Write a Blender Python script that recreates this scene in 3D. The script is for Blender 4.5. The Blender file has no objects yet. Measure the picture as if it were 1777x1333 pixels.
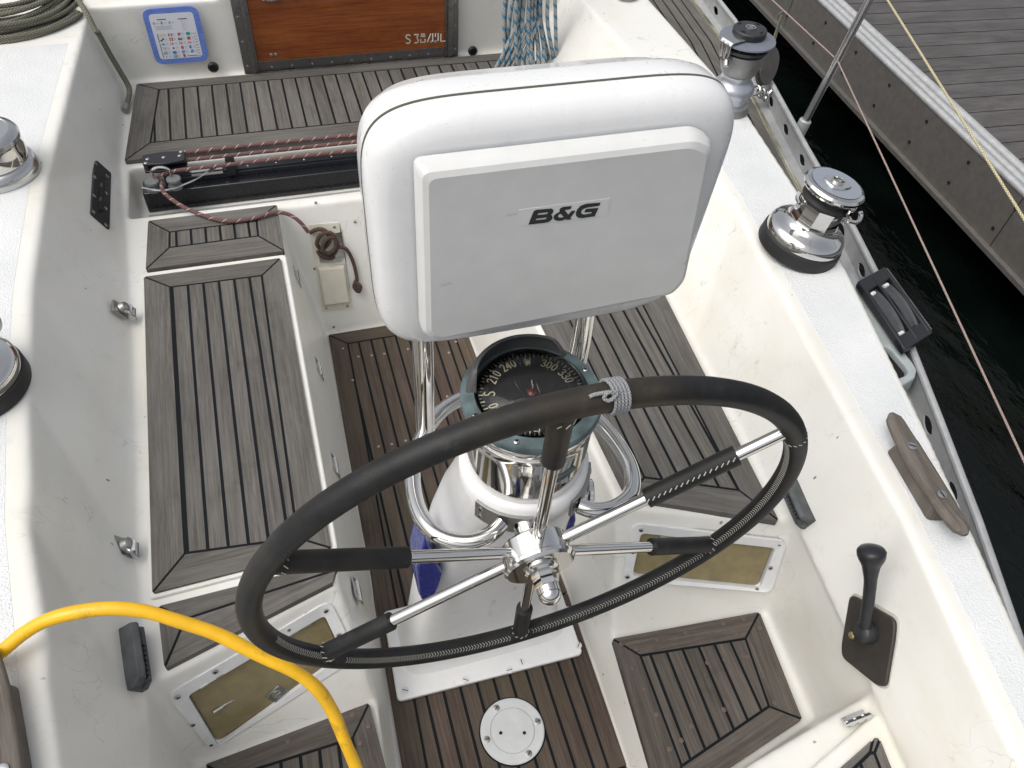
import bpy, math, random
import numpy as np
from mathutils import Vector as V, Matrix
from mathutils.bvhtree import BVHTree
random.seed(4)
scene=bpy.context.scene; COL=scene.collection
PI=math.pi
# ------------------------------------------------------------------ camera
YAW,PIT,ROLL,F=0.3663191,0.8533567,0.0959905,1377.872
CC=np.array([0,0,1.85])
_f=np.array([math.sin(YAW)*math.cos(PIT),math.cos(YAW)*math.cos(PIT),-math.sin(PIT)])
_r=np.array([math.cos(YAW),-math.sin(YAW),0]); _u=np.cross(_r,_f)
_r2=math.cos(ROLL)*_r+math.sin(ROLL)*_u; _u2=-math.sin(ROLL)*_r+math.cos(ROLL)*_u
cam=bpy.data.cameras.new('camera'); co=bpy.data.objects.new('camera',cam); COL.objects.link(co)
co.matrix_world=Matrix(((_r2[0],_u2[0],-_f[0],0),(_r2[1],_u2[1],-_f[1],0),(_r2[2],_u2[2],-_f[2],1.85),(0,0,0,1)))
cam.sensor_width=36; cam.lens=F/1777*36; cam.clip_end=500; cam.clip_start=.02; scene.camera=co
def D(u,v):
    return (u-888.5)/F*_r2-(v-666.5)/F*_u2+_f
def P(u,v,z):
    d=D(u,v); return V(CC+(z-1.85)/d[2]*d)
def PY(u,v,y):
    d=D(u,v); return V(CC+y/d[1]*d)
def PP(u,v,pl,off=0):
    d=D(u,v); p0,n=pl
    if isinstance(p0,BVHTree):
        h=p0.ray_cast(V(CC),V(d).normalized())[0]
        return h+n*off
    p0=V(p0); p0=p0+n*off
    t=(p0-V(CC)).dot(n)/V(d).dot(n); return V(CC+t*d)
def plane(a,b,c):
    a,b,c=V(a),V(b),V(c); n=(b-a).cross(c-a).normalized()
    if n.dot(V(CC)-a)<0: n=-n
    return (a,n)
# ------------------------------------------------------------------ mesh helpers
class M:
    def __init__(s): s.v=[]; s.f=[]; s.mi=[]; s.uv=[]; s.col=[]; s.cuts=[]
    def piece(s): s.cuts.append((len(s.v),len(s.f)))
    def add(s,vs,fs,mi=0,uvs=None,col=None):
        o=len(s.v); s.v+= [tuple(x) for x in vs]
        for k,f in enumerate(fs):
            s.f.append([i+o for i in f]); s.mi.append(mi)
            s.uv.append(uvs[k] if uvs else [(0,0)]*len(f)); s.col.append(col if col is not None else .5)
        return s
    def poly(s,pts,mi=0,uv=None,col=None): return s.add(pts,[list(range(len(pts)))],mi,[uv] if uv else None,col)
    def prism(s,a,b,mi=0,uv=None,col=None):
        # a bottom ring, b top ring (ccw seen from top)
        n=len(a); fs=[list(range(n-1,-1,-1)),list(range(n,2*n))]
        uvs=None
        if uv: uvs=[[uv[i] for i in fs[0]],list(uv)]
        for i in range(n):
            j=(i+1)%n; fs.append([i,j,n+j,n+i])
            if uv: uvs.append([uv[i],uv[j],uv[j],uv[i]])
        return s.add(list(a)+list(b),fs,mi,uvs,col)
    def box(s,c,h,R=None,mi=0):
        c=V(c); R=R or Matrix.Identity(3); p=[]
        for z in (-1,1):
            for x,y in ((-1,-1),(1,-1),(1,1),(-1,1)): p.append(c+R@V((x*h[0],y*h[1],z*h[2])))
        return s.prism(p[:4],p[4:],mi)
    def lathe(s,prof,seg=40,T=None,mi=0,cap=True,lobes=0,amp=0,lz=None):
        T=T or Matrix.Identity(4); vs=[];fs=[];n=len(prof)
        for i in range(seg):
            a=2*PI*i/seg
            for (r,z) in prof:
                rr=r
                if lobes and lz[0]<=z<=lz[1]: rr=r*(1+amp*math.cos(lobes*a))
                vs.append(T@V((rr*math.cos(a),rr*math.sin(a),z)))
        for i in range(seg):
            j=(i+1)%seg
            for k in range(n-1): fs.append([i*n+k,j*n+k,j*n+k+1,i*n+k+1])
        if cap:
            fs.append([i*n for i in range(seg)][::-1]); fs.append([i*n+n-1 for i in range(seg)])
        return s.add(vs,fs,mi)
    def tube(s,pts,r,seg=12,closed=False,mi=0,cap=True,rf=None,flat=1):
        pts=[V(p) for p in pts]; n=len(pts); vs=[];fs=[];uvs=[]
        L=[0]
        for i in range(1,n): L.append(L[-1]+(pts[i]-pts[i-1]).length)
        Nn=None; fr=[]
        for i in range(n):
            if closed: t=(pts[(i+1)%n]-pts[i-1])
            else: t=pts[min(i+1,n-1)]-pts[max(i-1,0)]
            t=t.normalized() if t.length>1e-9 else V((0,0,1))
            if Nn is None:
                Nn=t.cross(V((0,0,1))); 
                if Nn.length<.05: Nn=t.cross(V((1,0,0)))
                Nn.normalize()
            else:
                Nn=(Nn-t*Nn.dot(t)).normalized()
            B=t.cross(Nn); rr=rf(L[i]) if rf else r
            for k in range(seg):
                a=2*PI*k/seg; vs.append(pts[i]+Nn*math.cos(a)*rr+B*math.sin(a)*rr*flat)
        m=n if closed else n-1
        for i in range(m):
            j=(i+1)%n; l0=L[i]; l1=L[j] if j>i else L[i]+(pts[j]-pts[i]).length
            for k in range(seg):
                k2=(k+1)%seg
                fs.append([i*seg+k,i*seg+k2,j*seg+k2,j*seg+k])
                uvs.append([(l0,k/seg),(l0,(k+1)/seg),(l1,(k+1)/seg),(l1,k/seg)])
        if cap and not closed:
            fs.append([k for k in range(seg)][::-1]); uvs.append([(0,0)]*seg)
            fs.append([(n-1)*seg+k for k in range(seg)]); uvs.append([(L[-1],0)]*seg)
        return s.add(vs,fs,mi,uvs)
def smoothpts(pts,n=8,closed=False):
    pts=[V(p) for p in pts]; out=[]; N=len(pts)
    g=lambda i: pts[i%N] if closed else pts[max(0,min(N-1,i))]
    for i in range(N if closed else N-1):
        p0,p1,p2,p3=g(i-1),g(i),g(i+1),g(i+2)
        for k in range(n):
            t=k/n
            out.append(.5*((2*p1)+(-p0+p2)*t+(2*p0-5*p1+4*p2-p3)*t*t+(-p0+3*p1-3*p2+p3)*t**3))
    if not closed: out.append(pts[-1])
    return out
def empty(name,loc,label=None,cat=None,group=None):
    o=bpy.data.objects.new(name,None); COL.objects.link(o); o.location=loc; o.empty_display_size=.05
    tag(o,label,cat,group); return o
def tag(o,label=None,cat=None,group=None,kind=None):
    if label: o['label']=label
    if cat: o['category']=cat
    if group: o['group']=group
    if kind: o['kind']=kind
    return o
def obj(name,m,mats,parent=None,bevel=0,seg=2,ang=35,sub=0,wn=False):
    if len(m.cuts)>1 and m.cuts[0]==(0,0):
        cs=sorted(set(m.cuts)|{(0,0)}); cs.append((len(m.v),len(m.f))); r=None
        for (v0,f0),(v1,f1) in zip(cs[:-1],cs[1:]):
            if v1<=v0: continue
            k=M(); k.v=m.v[v0:v1]; k.f=[[i-v0 for i in f] for f in m.f[f0:f1]]; k.mi=m.mi[f0:f1]; k.uv=m.uv[f0:f1]; k.col=m.col[f0:f1]
            if hasattr(m,'local'): k.local=m.local
            r=obj(name,k,mats,parent,bevel,seg,ang,sub)
        return r
    me=bpy.data.meshes.new(name); me.from_pydata([tuple(v) for v in m.v],[],m.f)
    if not isinstance(mats,(list,tuple)): mats=[mats]
    for x in mats: me.materials.append(x)
    me.polygons.foreach_set('material_index',m.mi)
    uvl=me.uv_layers.new(name='UVMap'); flat=[c for f in m.uv for p in f for c in p]
    uvl.data.foreach_set('uv',flat)
    at=me.attributes.new('tone','FLOAT','FACE'); at.data.foreach_set('value',m.col)
    me.update(); me.validate()
    for p in me.polygons: p.use_smooth=True
    me.set_sharp_from_angle(angle=math.radians(ang))
    o=bpy.data.objects.new(name,me); COL.objects.link(o)
    if parent:
        o.parent=parent
        loc=V((0,0,0)); q=parent
        while q: loc+=q.location; q=q.parent
        o.location=-loc if not getattr(m,'local',False) else (0,0,0)
    if bevel:
        b=o.modifiers.new('bevel','BEVEL'); b.width=bevel; b.segments=seg; b.limit_method='ANGLE'; b.angle_limit=math.radians(40); b.harden_normals=False
    if sub:
        b=o.modifiers.new('subd','SUBSURF'); b.levels=sub; b.render_levels=sub
    return o
def copy_tree(o,parent=None,loc=None,rz=None,sc=None):
    c=o.copy(); COL.objects.link(c); c.parent=parent
    if loc is not None: c.location=loc
    if rz is not None: c.rotation_euler=(0,0,rz)
    if sc is not None: c.scale=(sc,sc,sc)
    for ch in list(o.children): copy_tree(ch,c)
    return c
def screw(m,p,n,r=.004,mi=0,slot=True,si=None,pc=True):
    if pc: m.piece()
    n=V(n).normalized(); R=n.to_track_quat('Z','Y').to_matrix().to_4x4(); T=Matrix.Translation(V(p))@R
    m.lathe([(r,0),(r,.0006),(r*.75,.0013),(0.0002,.0015)],12,T,mi)
    if slot and si is not None:
        a=random.random()*3
        for q in (a,a+PI/2):
            d=R.to_3x3()@V((math.cos(q),math.sin(q),0)); e=R.to_3x3()@V((-math.sin(q),math.cos(q),0))
            c=V(p)+n*.0017
            m.poly([c-d*r*.6-e*r*.13,c+d*r*.6-e*r*.13,c+d*r*.6+e*r*.13,c-d*r*.6+e*r*.13],si)
# ------------------------------------------------------------------ materials
def mat(name): 
    m=bpy.data.materials.new(name); m.use_nodes=True; nt=m.node_tree; return m,nt,nt.nodes['Principled BSDF'],nt.links.new
def nd(nt,t,**k):
    n=nt.nodes.new(t)
    for a,b in k.items():
        if a.startswith('i_'):
            key=a[2:].replace('_',' ')
            n.inputs[key].default_value=b
        else: setattr(n,a,b)
    return n
def ramp(nt,fac,stops,interp='LINEAR'):
    r=nt.nodes.new('ShaderNodeValToRGB'); r.color_ramp.interpolation=interp
    el=r.color_ramp.elements
    while len(el)<len(stops): el.new(.5)
    for e,(p,c) in zip(el,stops): e.position=p; e.color=(c[0],c[1],c[2],1) if len(c)==3 else c
    nt.links.new(fac,r.inputs[0]); return r.outputs[0]
def mixc(nt,f,a,b,mode='MIX'):
    m=nt.nodes.new('ShaderNodeMix'); m.data_type='RGBA'; m.blend_type=mode
    for s,x in ((0,f),(6,a),(7,b)):
        if hasattr(x,'node'): nt.links.new(x,m.inputs[s])
        else: m.inputs[s].default_value=x if s==0 else (x[0],x[1],x[2],1)
    return m.outputs[2]
def noise(nt,vec,scale,detail=4,rough=.55,vs=None):
    n=nt.nodes.new('ShaderNodeTexNoise'); n.inputs['Scale'].default_value=scale; n.inputs['Detail'].default_value=detail; n.inputs['Roughness'].default_value=rough
    if vs:
        mp=nt.nodes.new('ShaderNodeMapping'); mp.inputs['Scale'].default_value=vs; nt.links.new(vec,mp.inputs[0]); vec=mp.outputs[0]
    nt.links.new(vec,n.inputs['Vector']); return n.outputs['Fac']
def wpos(nt):
    g=nt.nodes.new('ShaderNodeNewGeometry'); return g.outputs['Position']
def bump(nt,b,h,st=.3,dist=.002):
    n=nt.nodes.new('ShaderNodeBump'); n.inputs['Strength'].default_value=st; n.inputs['Distance'].default_value=dist
    nt.links.new(h,n.inputs['Height']); nt.links.new(n.outputs[0],b.inputs['Normal'])
def simple(name,c,rough=.5,metal=0,bmp=None,coat=0,var=0,spec=.5):
    m,nt,b,L=mat(name); p=wpos(nt)
    b.inputs['Roughness'].default_value=rough; b.inputs['Metallic'].default_value=metal; b.inputs['Coat Weight'].default_value=coat
    b.inputs['Specular IOR Level'].default_value=spec; b.inputs['Base Color'].default_value=(*c,1)
    if var:
        f=noise(nt,p,28,5); L(ramp(nt,f,[(.3,[x*(1-var) for x in c]),(.7,[min(1,x*(1+var)) for x in c])]),b.inputs['Base Color'])
        f2=noise(nt,p,60,3); mr=nd(nt,'ShaderNodeMapRange'); mr.inputs[3].default_value=max(.03,rough-.12*(.4+rough)); mr.inputs[4].default_value=min(1,rough+.12); L(f2,mr.inputs[0]); L(mr.outputs[0],b.inputs['Roughness'])
    if bmp: bump(nt,b,noise(nt,p,bmp[0],4),bmp[1],bmp[2])
    return m
def gel():
    m,nt,b,L=mat('gelcoat'); p=wpos(nt)
    base=ramp(nt,noise(nt,p,2.2,4,.6),[(.3,(.67,.665,.625)),(.7,(.715,.715,.69))])
    # yellowed water stains in their own blotches, low down only in the cockpit
    s=ramp(nt,noise(nt,p,5.5,6,.62,(1,.35,1)),[(.50,(0,0,0)),(.70,(1,1,1))])
    s2=mixc(nt,s,base,mixc(nt,.28,base,(.56,.50,.34)))
    d=ramp(nt,noise(nt,p,17,6,.7),[(.58,(0,0,0)),(.74,(1,1,1))])
    s3=mixc(nt,d,s2,mixc(nt,.2,s2,(.33,.33,.29)))
    vo=nd(nt,'ShaderNodeTexVoronoi'); vo.inputs['Scale'].default_value=16; vo.inputs['Randomness'].default_value=1
    mp=nd(nt,'ShaderNodeMapping'); mp.inputs['Scale'].default_value=(1,1.6,.7); mp.inputs['Rotation'].default_value=(.3,.2,.6); L(p,mp.inputs[0]); L(mp.outputs[0],vo.inputs['Vector'])
    k=ramp(nt,vo.outputs['Distance'],[(.05,(1,1,1)),(.075,(0,0,0))])
    gate=ramp(nt,noise(nt,p,7,2),[(.50,(0,0,0)),(.56,(1,1,1))])
    kk=mixc(nt,1,k,gate,'MULTIPLY')
    h=noise(nt,p,1,2,.4,(9,26,14)); hl=ramp(nt,h,[(.494,(0,0,0)),(.499,(1,1,1)),(.501,(1,1,1)),(.506,(0,0,0))])
    hg=ramp(nt,noise(nt,p,4.3,3),[(.54,(0,0,0)),(.60,(.45,.45,.45))]); hm=mixc(nt,1,hl,hg,'MULTIPLY')
    L(mixc(nt,hm,mixc(nt,kk,s3,(.16,.15,.14)),(.30,.29,.26)),b.inputs['Base Color'])
    b.inputs['Roughness'].default_value=.34; b.inputs['Coat Weight'].default_value=.25; b.inputs['Coat Roughness'].default_value=.18
    mr=nd(nt,'ShaderNodeMapRange'); mr.inputs[3].default_value=.28; mr.inputs[4].default_value=.55; L(noise(nt,p,9,5),mr.inputs[0]); L(mr.outputs[0],b.inputs['Roughness'])
    bump(nt,b,noise(nt,p,6,3),.25,.004)
    return m
def nonskid():
    m,nt,b,L=mat('nonskid'); p=wpos(nt)
    L(ramp(nt,noise(nt,p,6,5),[(.3,(.60,.62,.63)),(.7,(.69,.70,.71))]),b.inputs['Base Color'])
    b.inputs['Roughness'].default_value=.32
    vo=nd(nt,'ShaderNodeTexVoronoi',feature='SMOOTH_F1'); vo.inputs['Scale'].default_value=300; L(p,vo.inputs['Vector'])
    n=noise(nt,p,260,2); ad=nd(nt,'ShaderNodeMath',operation='ADD'); L(vo.outputs['Distance'],ad.inputs[0]); L(n,ad.inputs[1])
    bump(nt,b,ad.outputs[0],.8,.0016); return m
def teak(name,c1,c2,c3,rough=.7,green=0):
    m,nt,b,L=mat(name); tc=nd(nt,'ShaderNodeTexCoord'); uv=tc.outputs['UV']
    at=nd(nt,'ShaderNodeAttribute',attribute_name='tone',attribute_type='GEOMETRY')
    cmb=nd(nt,'ShaderNodeCombineXYZ'); mu=nd(nt,'ShaderNodeMath',operation='MULTIPLY'); mu.inputs[1].default_value=37; L(at.outputs['Fac'],mu.inputs[0]); L(mu.outputs[0],cmb.inputs[2])
    va=nd(nt,'ShaderNodeVectorMath',operation='ADD'); L(uv,va.inputs[0]); L(cmb.outputs[0],va.inputs[1]); vec=va.outputs[0]
    g1=noise(nt,vec,1,6,.65,(7,190,1)); g2=noise(nt,vec,1,5,.7,(28,700,1)); g3=noise(nt,vec,1,3,.5,(3,16,1))
    base=ramp(nt,g1,[(.3,c1),(.5,c2),(.7,c3)])
    fine=ramp(nt,g2,[(.36,(.74,.73,.72)),(.55,(1,1,1)),(.72,(1.12,1.12,1.14))])
    x=mixc(nt,.8,base,fine,'MULTIPLY')
    tn=ramp(nt,at.outputs['Fac'],[(0,(.86,.85,.84)),(.5,(.99,.99,.99)),(1,(1.12,1.10,1.08))])
    x=mixc(nt,.9,x,tn,'MULTIPLY')
    x=mixc(nt,ramp(nt,g3,[(.45,(0,0,0)),(.75,(.45,.45,.45))]),x,(c3[0]*1.15,c3[1]*1.18,c3[2]*1.2))
    # salt bleached patches and dark spots
    w=noise(nt,wpos(nt),7,6,.65); x=mixc(nt,ramp(nt,w,[(.56,(0,0,0)),(.7,(.4,.4,.4))]),x,(c1[0]*.6,c1[1]*.6,c1[2]*.6))
    if green: 
        w2=noise(nt,wpos(nt),5,5,.6); x=mixc(nt,ramp(nt,w2,[(.42,(0,0,0)),(.62,(green,green,green))]),x,(.062,.064,.028))
    L(x,b.inputs['Base Color']); b.inputs['Roughness'].default_value=rough; b.inputs['Specular IOR Level'].default_value=.3
    bump(nt,b,g2,.5,.0012); return m
def rope(name,c1,c2,fs=260,k=5,fleck=None,fr=14,fth=.2):
    m,nt,b,L=mat(name); tc=nd(nt,'ShaderNodeTexCoord'); sp=nd(nt,'ShaderNodeSeparateXYZ'); L(tc.outputs['UV'],sp.inputs[0])
    def sw(sign,f,kk):
        a=nd(nt,'ShaderNodeMath',operation='MULTIPLY'); a.inputs[1].default_value=f; L(sp.outputs[0],a.inputs[0])
        c=nd(nt,'ShaderNodeMath',operation='MULTIPLY'); c.inputs[1].default_value=2*PI*kk*sign; L(sp.outputs[1],c.inputs[0])
        d=nd(nt,'ShaderNodeMath',operation='ADD'); L(a.outputs[0],d.inputs[0]); L(c.outputs[0],d.inputs[1])
        e=nd(nt,'ShaderNodeMath',operation='SINE'); L(d.outputs[0],e.inputs[0]); return e.outputs[0]
    s1=sw(1,fs*2,k); s2=sw(-1,fs*2,k); mx=nd(nt,'ShaderNodeMath',operation='MAXIMUM'); L(s1,mx.inputs[0]); L(s2,mx.inputs[1])
    x=ramp(nt,mx.outputs[0],[(.1,[c*.45 for c in c1]),(.8,c1)])
    x=mixc(nt,ramp(nt,noise(nt,wpos(nt),14,4),[(.4,(0,0,0)),(.7,(1,1,1))]),x,mixc(nt,.6,x,c2))
    if fleck:
        s=sw(1,fr*2*PI,1); s3=sw(1,fr*2*PI*.5,2)
        f1=ramp(nt,s,[(1-fth-.02,(0,0,0)),(1-fth,(1,1,1))])
        x=mixc(nt,f1,x,fleck)
    L(x,b.inputs['Base Color']); b.inputs['Roughness'].default_value=.85; b.inputs['Specular IOR Level'].default_value=.2
    bump(nt,b,mx.outputs[0],.6,.0012); return m
def chrome(name='chrome',c=(.64,.632,.615),r=.05,s=.05):
    m,nt,b,L=mat(name); p=wpos(nt); b.inputs['Base Color'].default_value=(*c,1); b.inputs['Metallic'].default_value=1
    mr=nd(nt,'ShaderNodeMapRange'); mr.inputs[3].default_value=r*.6; mr.inputs[4].default_value=r*2.2; L(noise(nt,p,40,5),mr.inputs[0]); L(mr.outputs[0],b.inputs['Roughness'])
    bump(nt,b,noise(nt,p,30,3),s,.0015); return m
def leather():
    m,nt,b,L=mat('worn_leather'); p=wpos(nt)
    x=ramp(nt,noise(nt,p,30,6,.65),[(.3,(.008,.0085,.009)),(.6,(.016,.0165,.017)),(.8,(.045,.044,.040))])
    w=noise(nt,p,3.2,4,.6); x=mixc(nt,ramp(nt,w,[(.54,(0,0,0)),(.72,(.42,.42,.42))]),x,(.085,.06,.03))
    L(x,b.inputs['Base Color']); b.inputs['Roughness'].default_value=.5; b.inputs['Specular IOR Level'].default_value=.3
    bump(nt,b,noise(nt,p,420,4),.5,.0008); return m
G=gel(); NS=nonskid()
GP=simple('painted_pod_white',(.70,.71,.72),.28,0,None,.35,.02)
def grime(m,sc,thr,c,amt):
    nt=m.node_tree; b=nt.nodes['Principled BSDF']; src=b.inputs['Base Color'].links[0].from_socket
    f=ramp(nt,noise(nt,wpos(nt),1,6,.7,sc),[(thr,(0,0,0)),(thr+.06,(amt,amt,amt))]); nt.links.new(mixc(nt,f,src,c),b.inputs['Base Color'])
grime(GP,(9,60,22),.66,(.42,.41,.37),.7)
COVER=simple('matt_grey_white_cover',(.60,.61,.605),.5,0,(500,.1,.0005),0,.03)
grime(COVER,(14,30,50),.66,(.40,.40,.37),.5)
PEDW=simple('pedestal_white',(.74,.745,.75),.3,0,None,.2,.03)
WPL=simple('white_plastic',(.66,.67,.68),.42,0,(90,.25,.001),0,.06)
grime(PEDW,(20,20,9),.64,(.42,.41,.37),.6)
TK=teak('weathered_teak',(.070,.066,.060),(.107,.101,.093),(.152,.146,.136))
TKD=teak('dark_wet_teak',(.040,.027,.021),(.072,.050,.040),(.104,.078,.064),.5,.28)
TKM=teak('brown_teak',(.050,.042,.036),(.083,.071,.062),(.124,.110,.098),.6)
TKC=teak('driftwood_teak',(.068,.058,.049),(.122,.106,.092),(.19,.17,.15),.75)
VARN=teak('varnished_mahogany',(.115,.028,.007),(.20,.052,.011),(.27,.082,.018),.12)
VARN.node_tree.nodes['Principled BSDF'].inputs['Coat Weight'].default_value=.6
PONT=teak('pontoon_deck',(.045,.042,.043),(.075,.070,.071),(.12,.112,.11),.6)
CAULK=simple('black_caulk',(.006,.008,.010),.7,0,None,0,0,.15)
CH=chrome(); CHS=chrome('stainless',(.56,.56,.56),.16,.15); CHD=chrome('dull_grey_alloy',(.36,.36,.35),.35,.2)
ANOD=chrome('grey_anodised_drum',(.34,.345,.34),.4,.2)
ALU=simple('weathered_aluminium',(.40,.41,.42),.5,.35,(120,.2,.001),0,.12)
BLK=simple('black_plastic',(.013,.014,.017),.38,0,None,0,.15)
BLKG=simple('black_anodised',(.010,.011,.014),.25,0,None,.3,.1)
RUB=simple('black_rubber',(.016,.016,.017),.6,0,None,0,.2)
GRYP=simple('weathered_grey_plastic',(.075,.082,.086),.65,0,(60,.4,.002),0,.35)
GRYD=simple('grey_rubber_hood',(.045,.048,.050),.45,0,None,0,.1)
SG=simple('slate_winch_plastic',(.14,.155,.19),.45,0,None,0,.06)
BRZ=simple('brown_bronze_plate',(.040,.035,.030),.5,.3,(60,.2,.001),0,.2)
BLUE=simple('navy_blue_plastic',(.018,.03,.22),.25,0,None,.4,.15)
YEL=simple('yellow_hose_rubber',(.78,.44,.012),.36,0,(14,.5,.004),0,.08)
VERD=simple('verdigris_bronze',(.092,.130,.138),.55,.2,(90,.5,.001),0,.5)
TINT=simple('smoked_acrylic',(.27,.225,.12),.14,0,None,.3,.16); TINT.node_tree.nodes['Principled BSDF'].inputs['Alpha'].default_value=.8
LEA=leather(); grime(YEL,(30,12,30),.60,(.34,.20,.03),.45)
THR=simple('white_thread',(.46,.45,.41),.8)
LUM=simple('cream_lume_paint',(.62,.60,.42),.6)
DIAL=simple('compass_card_black',(.006,.006,.008),.5)
REDP=simple('red_pivot',(.10,.018,.018),.4)
INK=simple('black_ink',(.012,.014,.018),.5)
CLEAR=simple('clear_label_film',(.615,.625,.62),.4)
DARK=simple('dark_void',(.004,.004,.005),.9)
HULL=simple('dark_blue_hull',(.008,.012,.022),.2,0,None,.4)
STBL=simple('sticker_blue',(.13,.22,.60),.45,0,None,0,.12)
STW=simple('sticker_white',(.66,.68,.74),.4)
ROPG=rope('grey_green_rope',(.20,.195,.155),(.11,.11,.085),330,5)
ROPR=rope('red_fleck_rope',(.20,.105,.10),(.13,.08,.075),330,4,(.40,.33,.30),26,.05)
ROPB=rope('brown_rope',(.115,.075,.062),(.07,.045,.035),330,4)
ROPW=rope('blue_white_rope',(.42,.43,.42),(.22,.23,.23),260,4,(.045,.18,.30),26,.42)
WHIP=rope('grey_whipping',(.36,.37,.39),(.25,.26,.27),900,3)
LIFE=rope('pink_grey_line',(.44,.34,.31),(.30,.24,.22),500,3)
YLN=rope('pale_yellow_line',(.62,.56,.36),(.48,.43,.28),420,3)
def algae():
    m,nt,b,L=mat('algae_gelcoat'); p=wpos(nt)
    x=ramp(nt,noise(nt,p,6,6,.65),[(.35,(.40,.40,.34)),(.5,(.27,.275,.20)),(.66,(.09,.095,.04))])
    L(x,b.inputs['Base Color']); b.inputs['Roughness'].default_value=.7; bump(nt,b,noise(nt,p,60,5),.6,.003); return m
ALG=algae()
def water():
    m,nt,b,L=mat('harbour_water'); p=wpos(nt)
    L(ramp(nt,noise(nt,p,1.2,3),[(.4,(.0008,.0016,.0013)),(.7,(.0025,.0048,.0038))]),b.inputs['Base Color'])
    b.inputs['Roughness'].default_value=.04; b.inputs['IOR'].default_value=1.33
    bump(nt,b,noise(nt,p,4.5,5,.55,(1,.5,1)),.6,.06); return m
WAT=water()
def glassdome():
    m=bpy.data.materials.new('compass_dome'); m.use_nodes=True; nt=m.node_tree; nt.nodes.clear(); L=nt.links.new
    o=nd(nt,'ShaderNodeOutputMaterial'); mx=nd(nt,'ShaderNodeMixShader'); t=nd(nt,'ShaderNodeBsdfTransparent'); g=nd(nt,'ShaderNodeBsdfGlossy'); fr=nd(nt,'ShaderNodeFresnel')
    g.inputs['Roughness'].default_value=.03; fr.inputs[0].default_value=1.5
    # fine scratches roughen and brighten the acrylic
    p=wpos(nt); s=ramp(nt,noise(nt,p,1,3,.6,(420,40,60)),[(.64,(0,0,0)),(.76,(1,1,1))]); df=nd(nt,'ShaderNodeBsdfDiffuse'); df.inputs[0].default_value=(.5,.5,.5,1)
    L(fr.outputs[0],mx.inputs[0]); L(t.outputs[0],mx.inputs[1]); L(g.outputs[0],mx.inputs[2])
    mx2=nd(nt,'ShaderNodeMixShader'); mu=nd(nt,'ShaderNodeMath',operation='MULTIPLY'); mu.inputs[1].default_value=.5; L(s,mu.inputs[0]); L(mu.outputs[0],mx2.inputs[0]); L(mx.outputs[0],mx2.inputs[1]); L(df.outputs[0],mx2.inputs[2])
    L(mx2.outputs[0],o.inputs[0]); return m
DOME=glassdome()
# ------------------------------------------------------------------ polygon tools (2D convex clip)
def clip(poly,n,c):
    out=[]; N=len(poly)
    for i in range(N):
        a,b=poly[i],poly[(i+1)%N]; da=a[0]*n[0]+a[1]*n[1]-c; db=b[0]*n[0]+b[1]*n[1]-c
        if da<=0: out.append(a)
        if (da<0)!=(db<0) and abs(da-db)>1e-12:
            t=da/(da-db); out.append((a[0]+(b[0]-a[0])*t,a[1]+(b[1]-a[1])*t))
    return out
def area(p): return sum(p[i][0]*p[(i+1)%len(p)][1]-p[(i+1)%len(p)][0]*p[i][1] for i in range(len(p)))/2
def inset(poly,d):
    if area(poly)<0: poly=poly[::-1]
    out=list(poly); N=len(poly)
    for i in range(N):
        a,b=poly[i],poly[(i+1)%N]; dx,dy=b[0]-a[0],b[1]-a[1]; l=math.hypot(dx,dy)
        if l<1e-6: continue
        n=(dy/l,-dx/l); out=clip(out,n,n[0]*a[0]+n[1]*a[1]-d)
        if len(out)<3: return []
    return out
def roundpoly(pts,r,n=5):
    out=[]; N=len(pts)
    for i in range(N):
        p=V(pts[i]); a=V(pts[i-1]); b=V(pts[(i+1)%N]); 
        rr=r if not isinstance(r,(list,tuple)) else r[i]
        da=(a-p); db=(b-p); k=min(rr,da.length*.49,db.length*.49)
        if k<=1e-5: out.append(p); continue
        p0=p+da.normalized()*k; p1=p+db.normalized()*k
        for j in range(n+1):
            t=j/n; out.append(p0*(1-t)**2+p*2*t*(1-t)+p1*t*t)
    return out
class Frame:
    def __init__(s,o,x,n):
        s.o=V(o); s.n=V(n).normalized(); s.x=(V(x)-s.n*V(x).dot(s.n)).normalized(); s.y=s.n.cross(s.x)
    def to2(s,p): q=V(p)-s.o; return (q.dot(s.x),q.dot(s.y))
    def to3(s,p,h=0): return s.o+s.x*p[0]+s.y*p[1]+s.n*h
def plank(m,fr,poly,d,h0,h1,seam,mi=0,tone=None):
    poly=inset(poly,seam)
    if len(poly)<3 or area(poly)<2e-5: return
    t=random.random() if tone is None else tone
    dx,dy=d; uv=[(p[0]*dx+p[1]*dy+t*9,-p[0]*dy+p[1]*dx) for p in poly]
    m.prism([fr.to3(p,h0) for p in poly],[fr.to3(p,h1) for p in poly],mi,uv,t)
def unit(a,b):
    dx,dy=b[0]-a[0],b[1]-a[1]; l=math.hypot(dx,dy); return (dx/l,dy/l)
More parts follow.
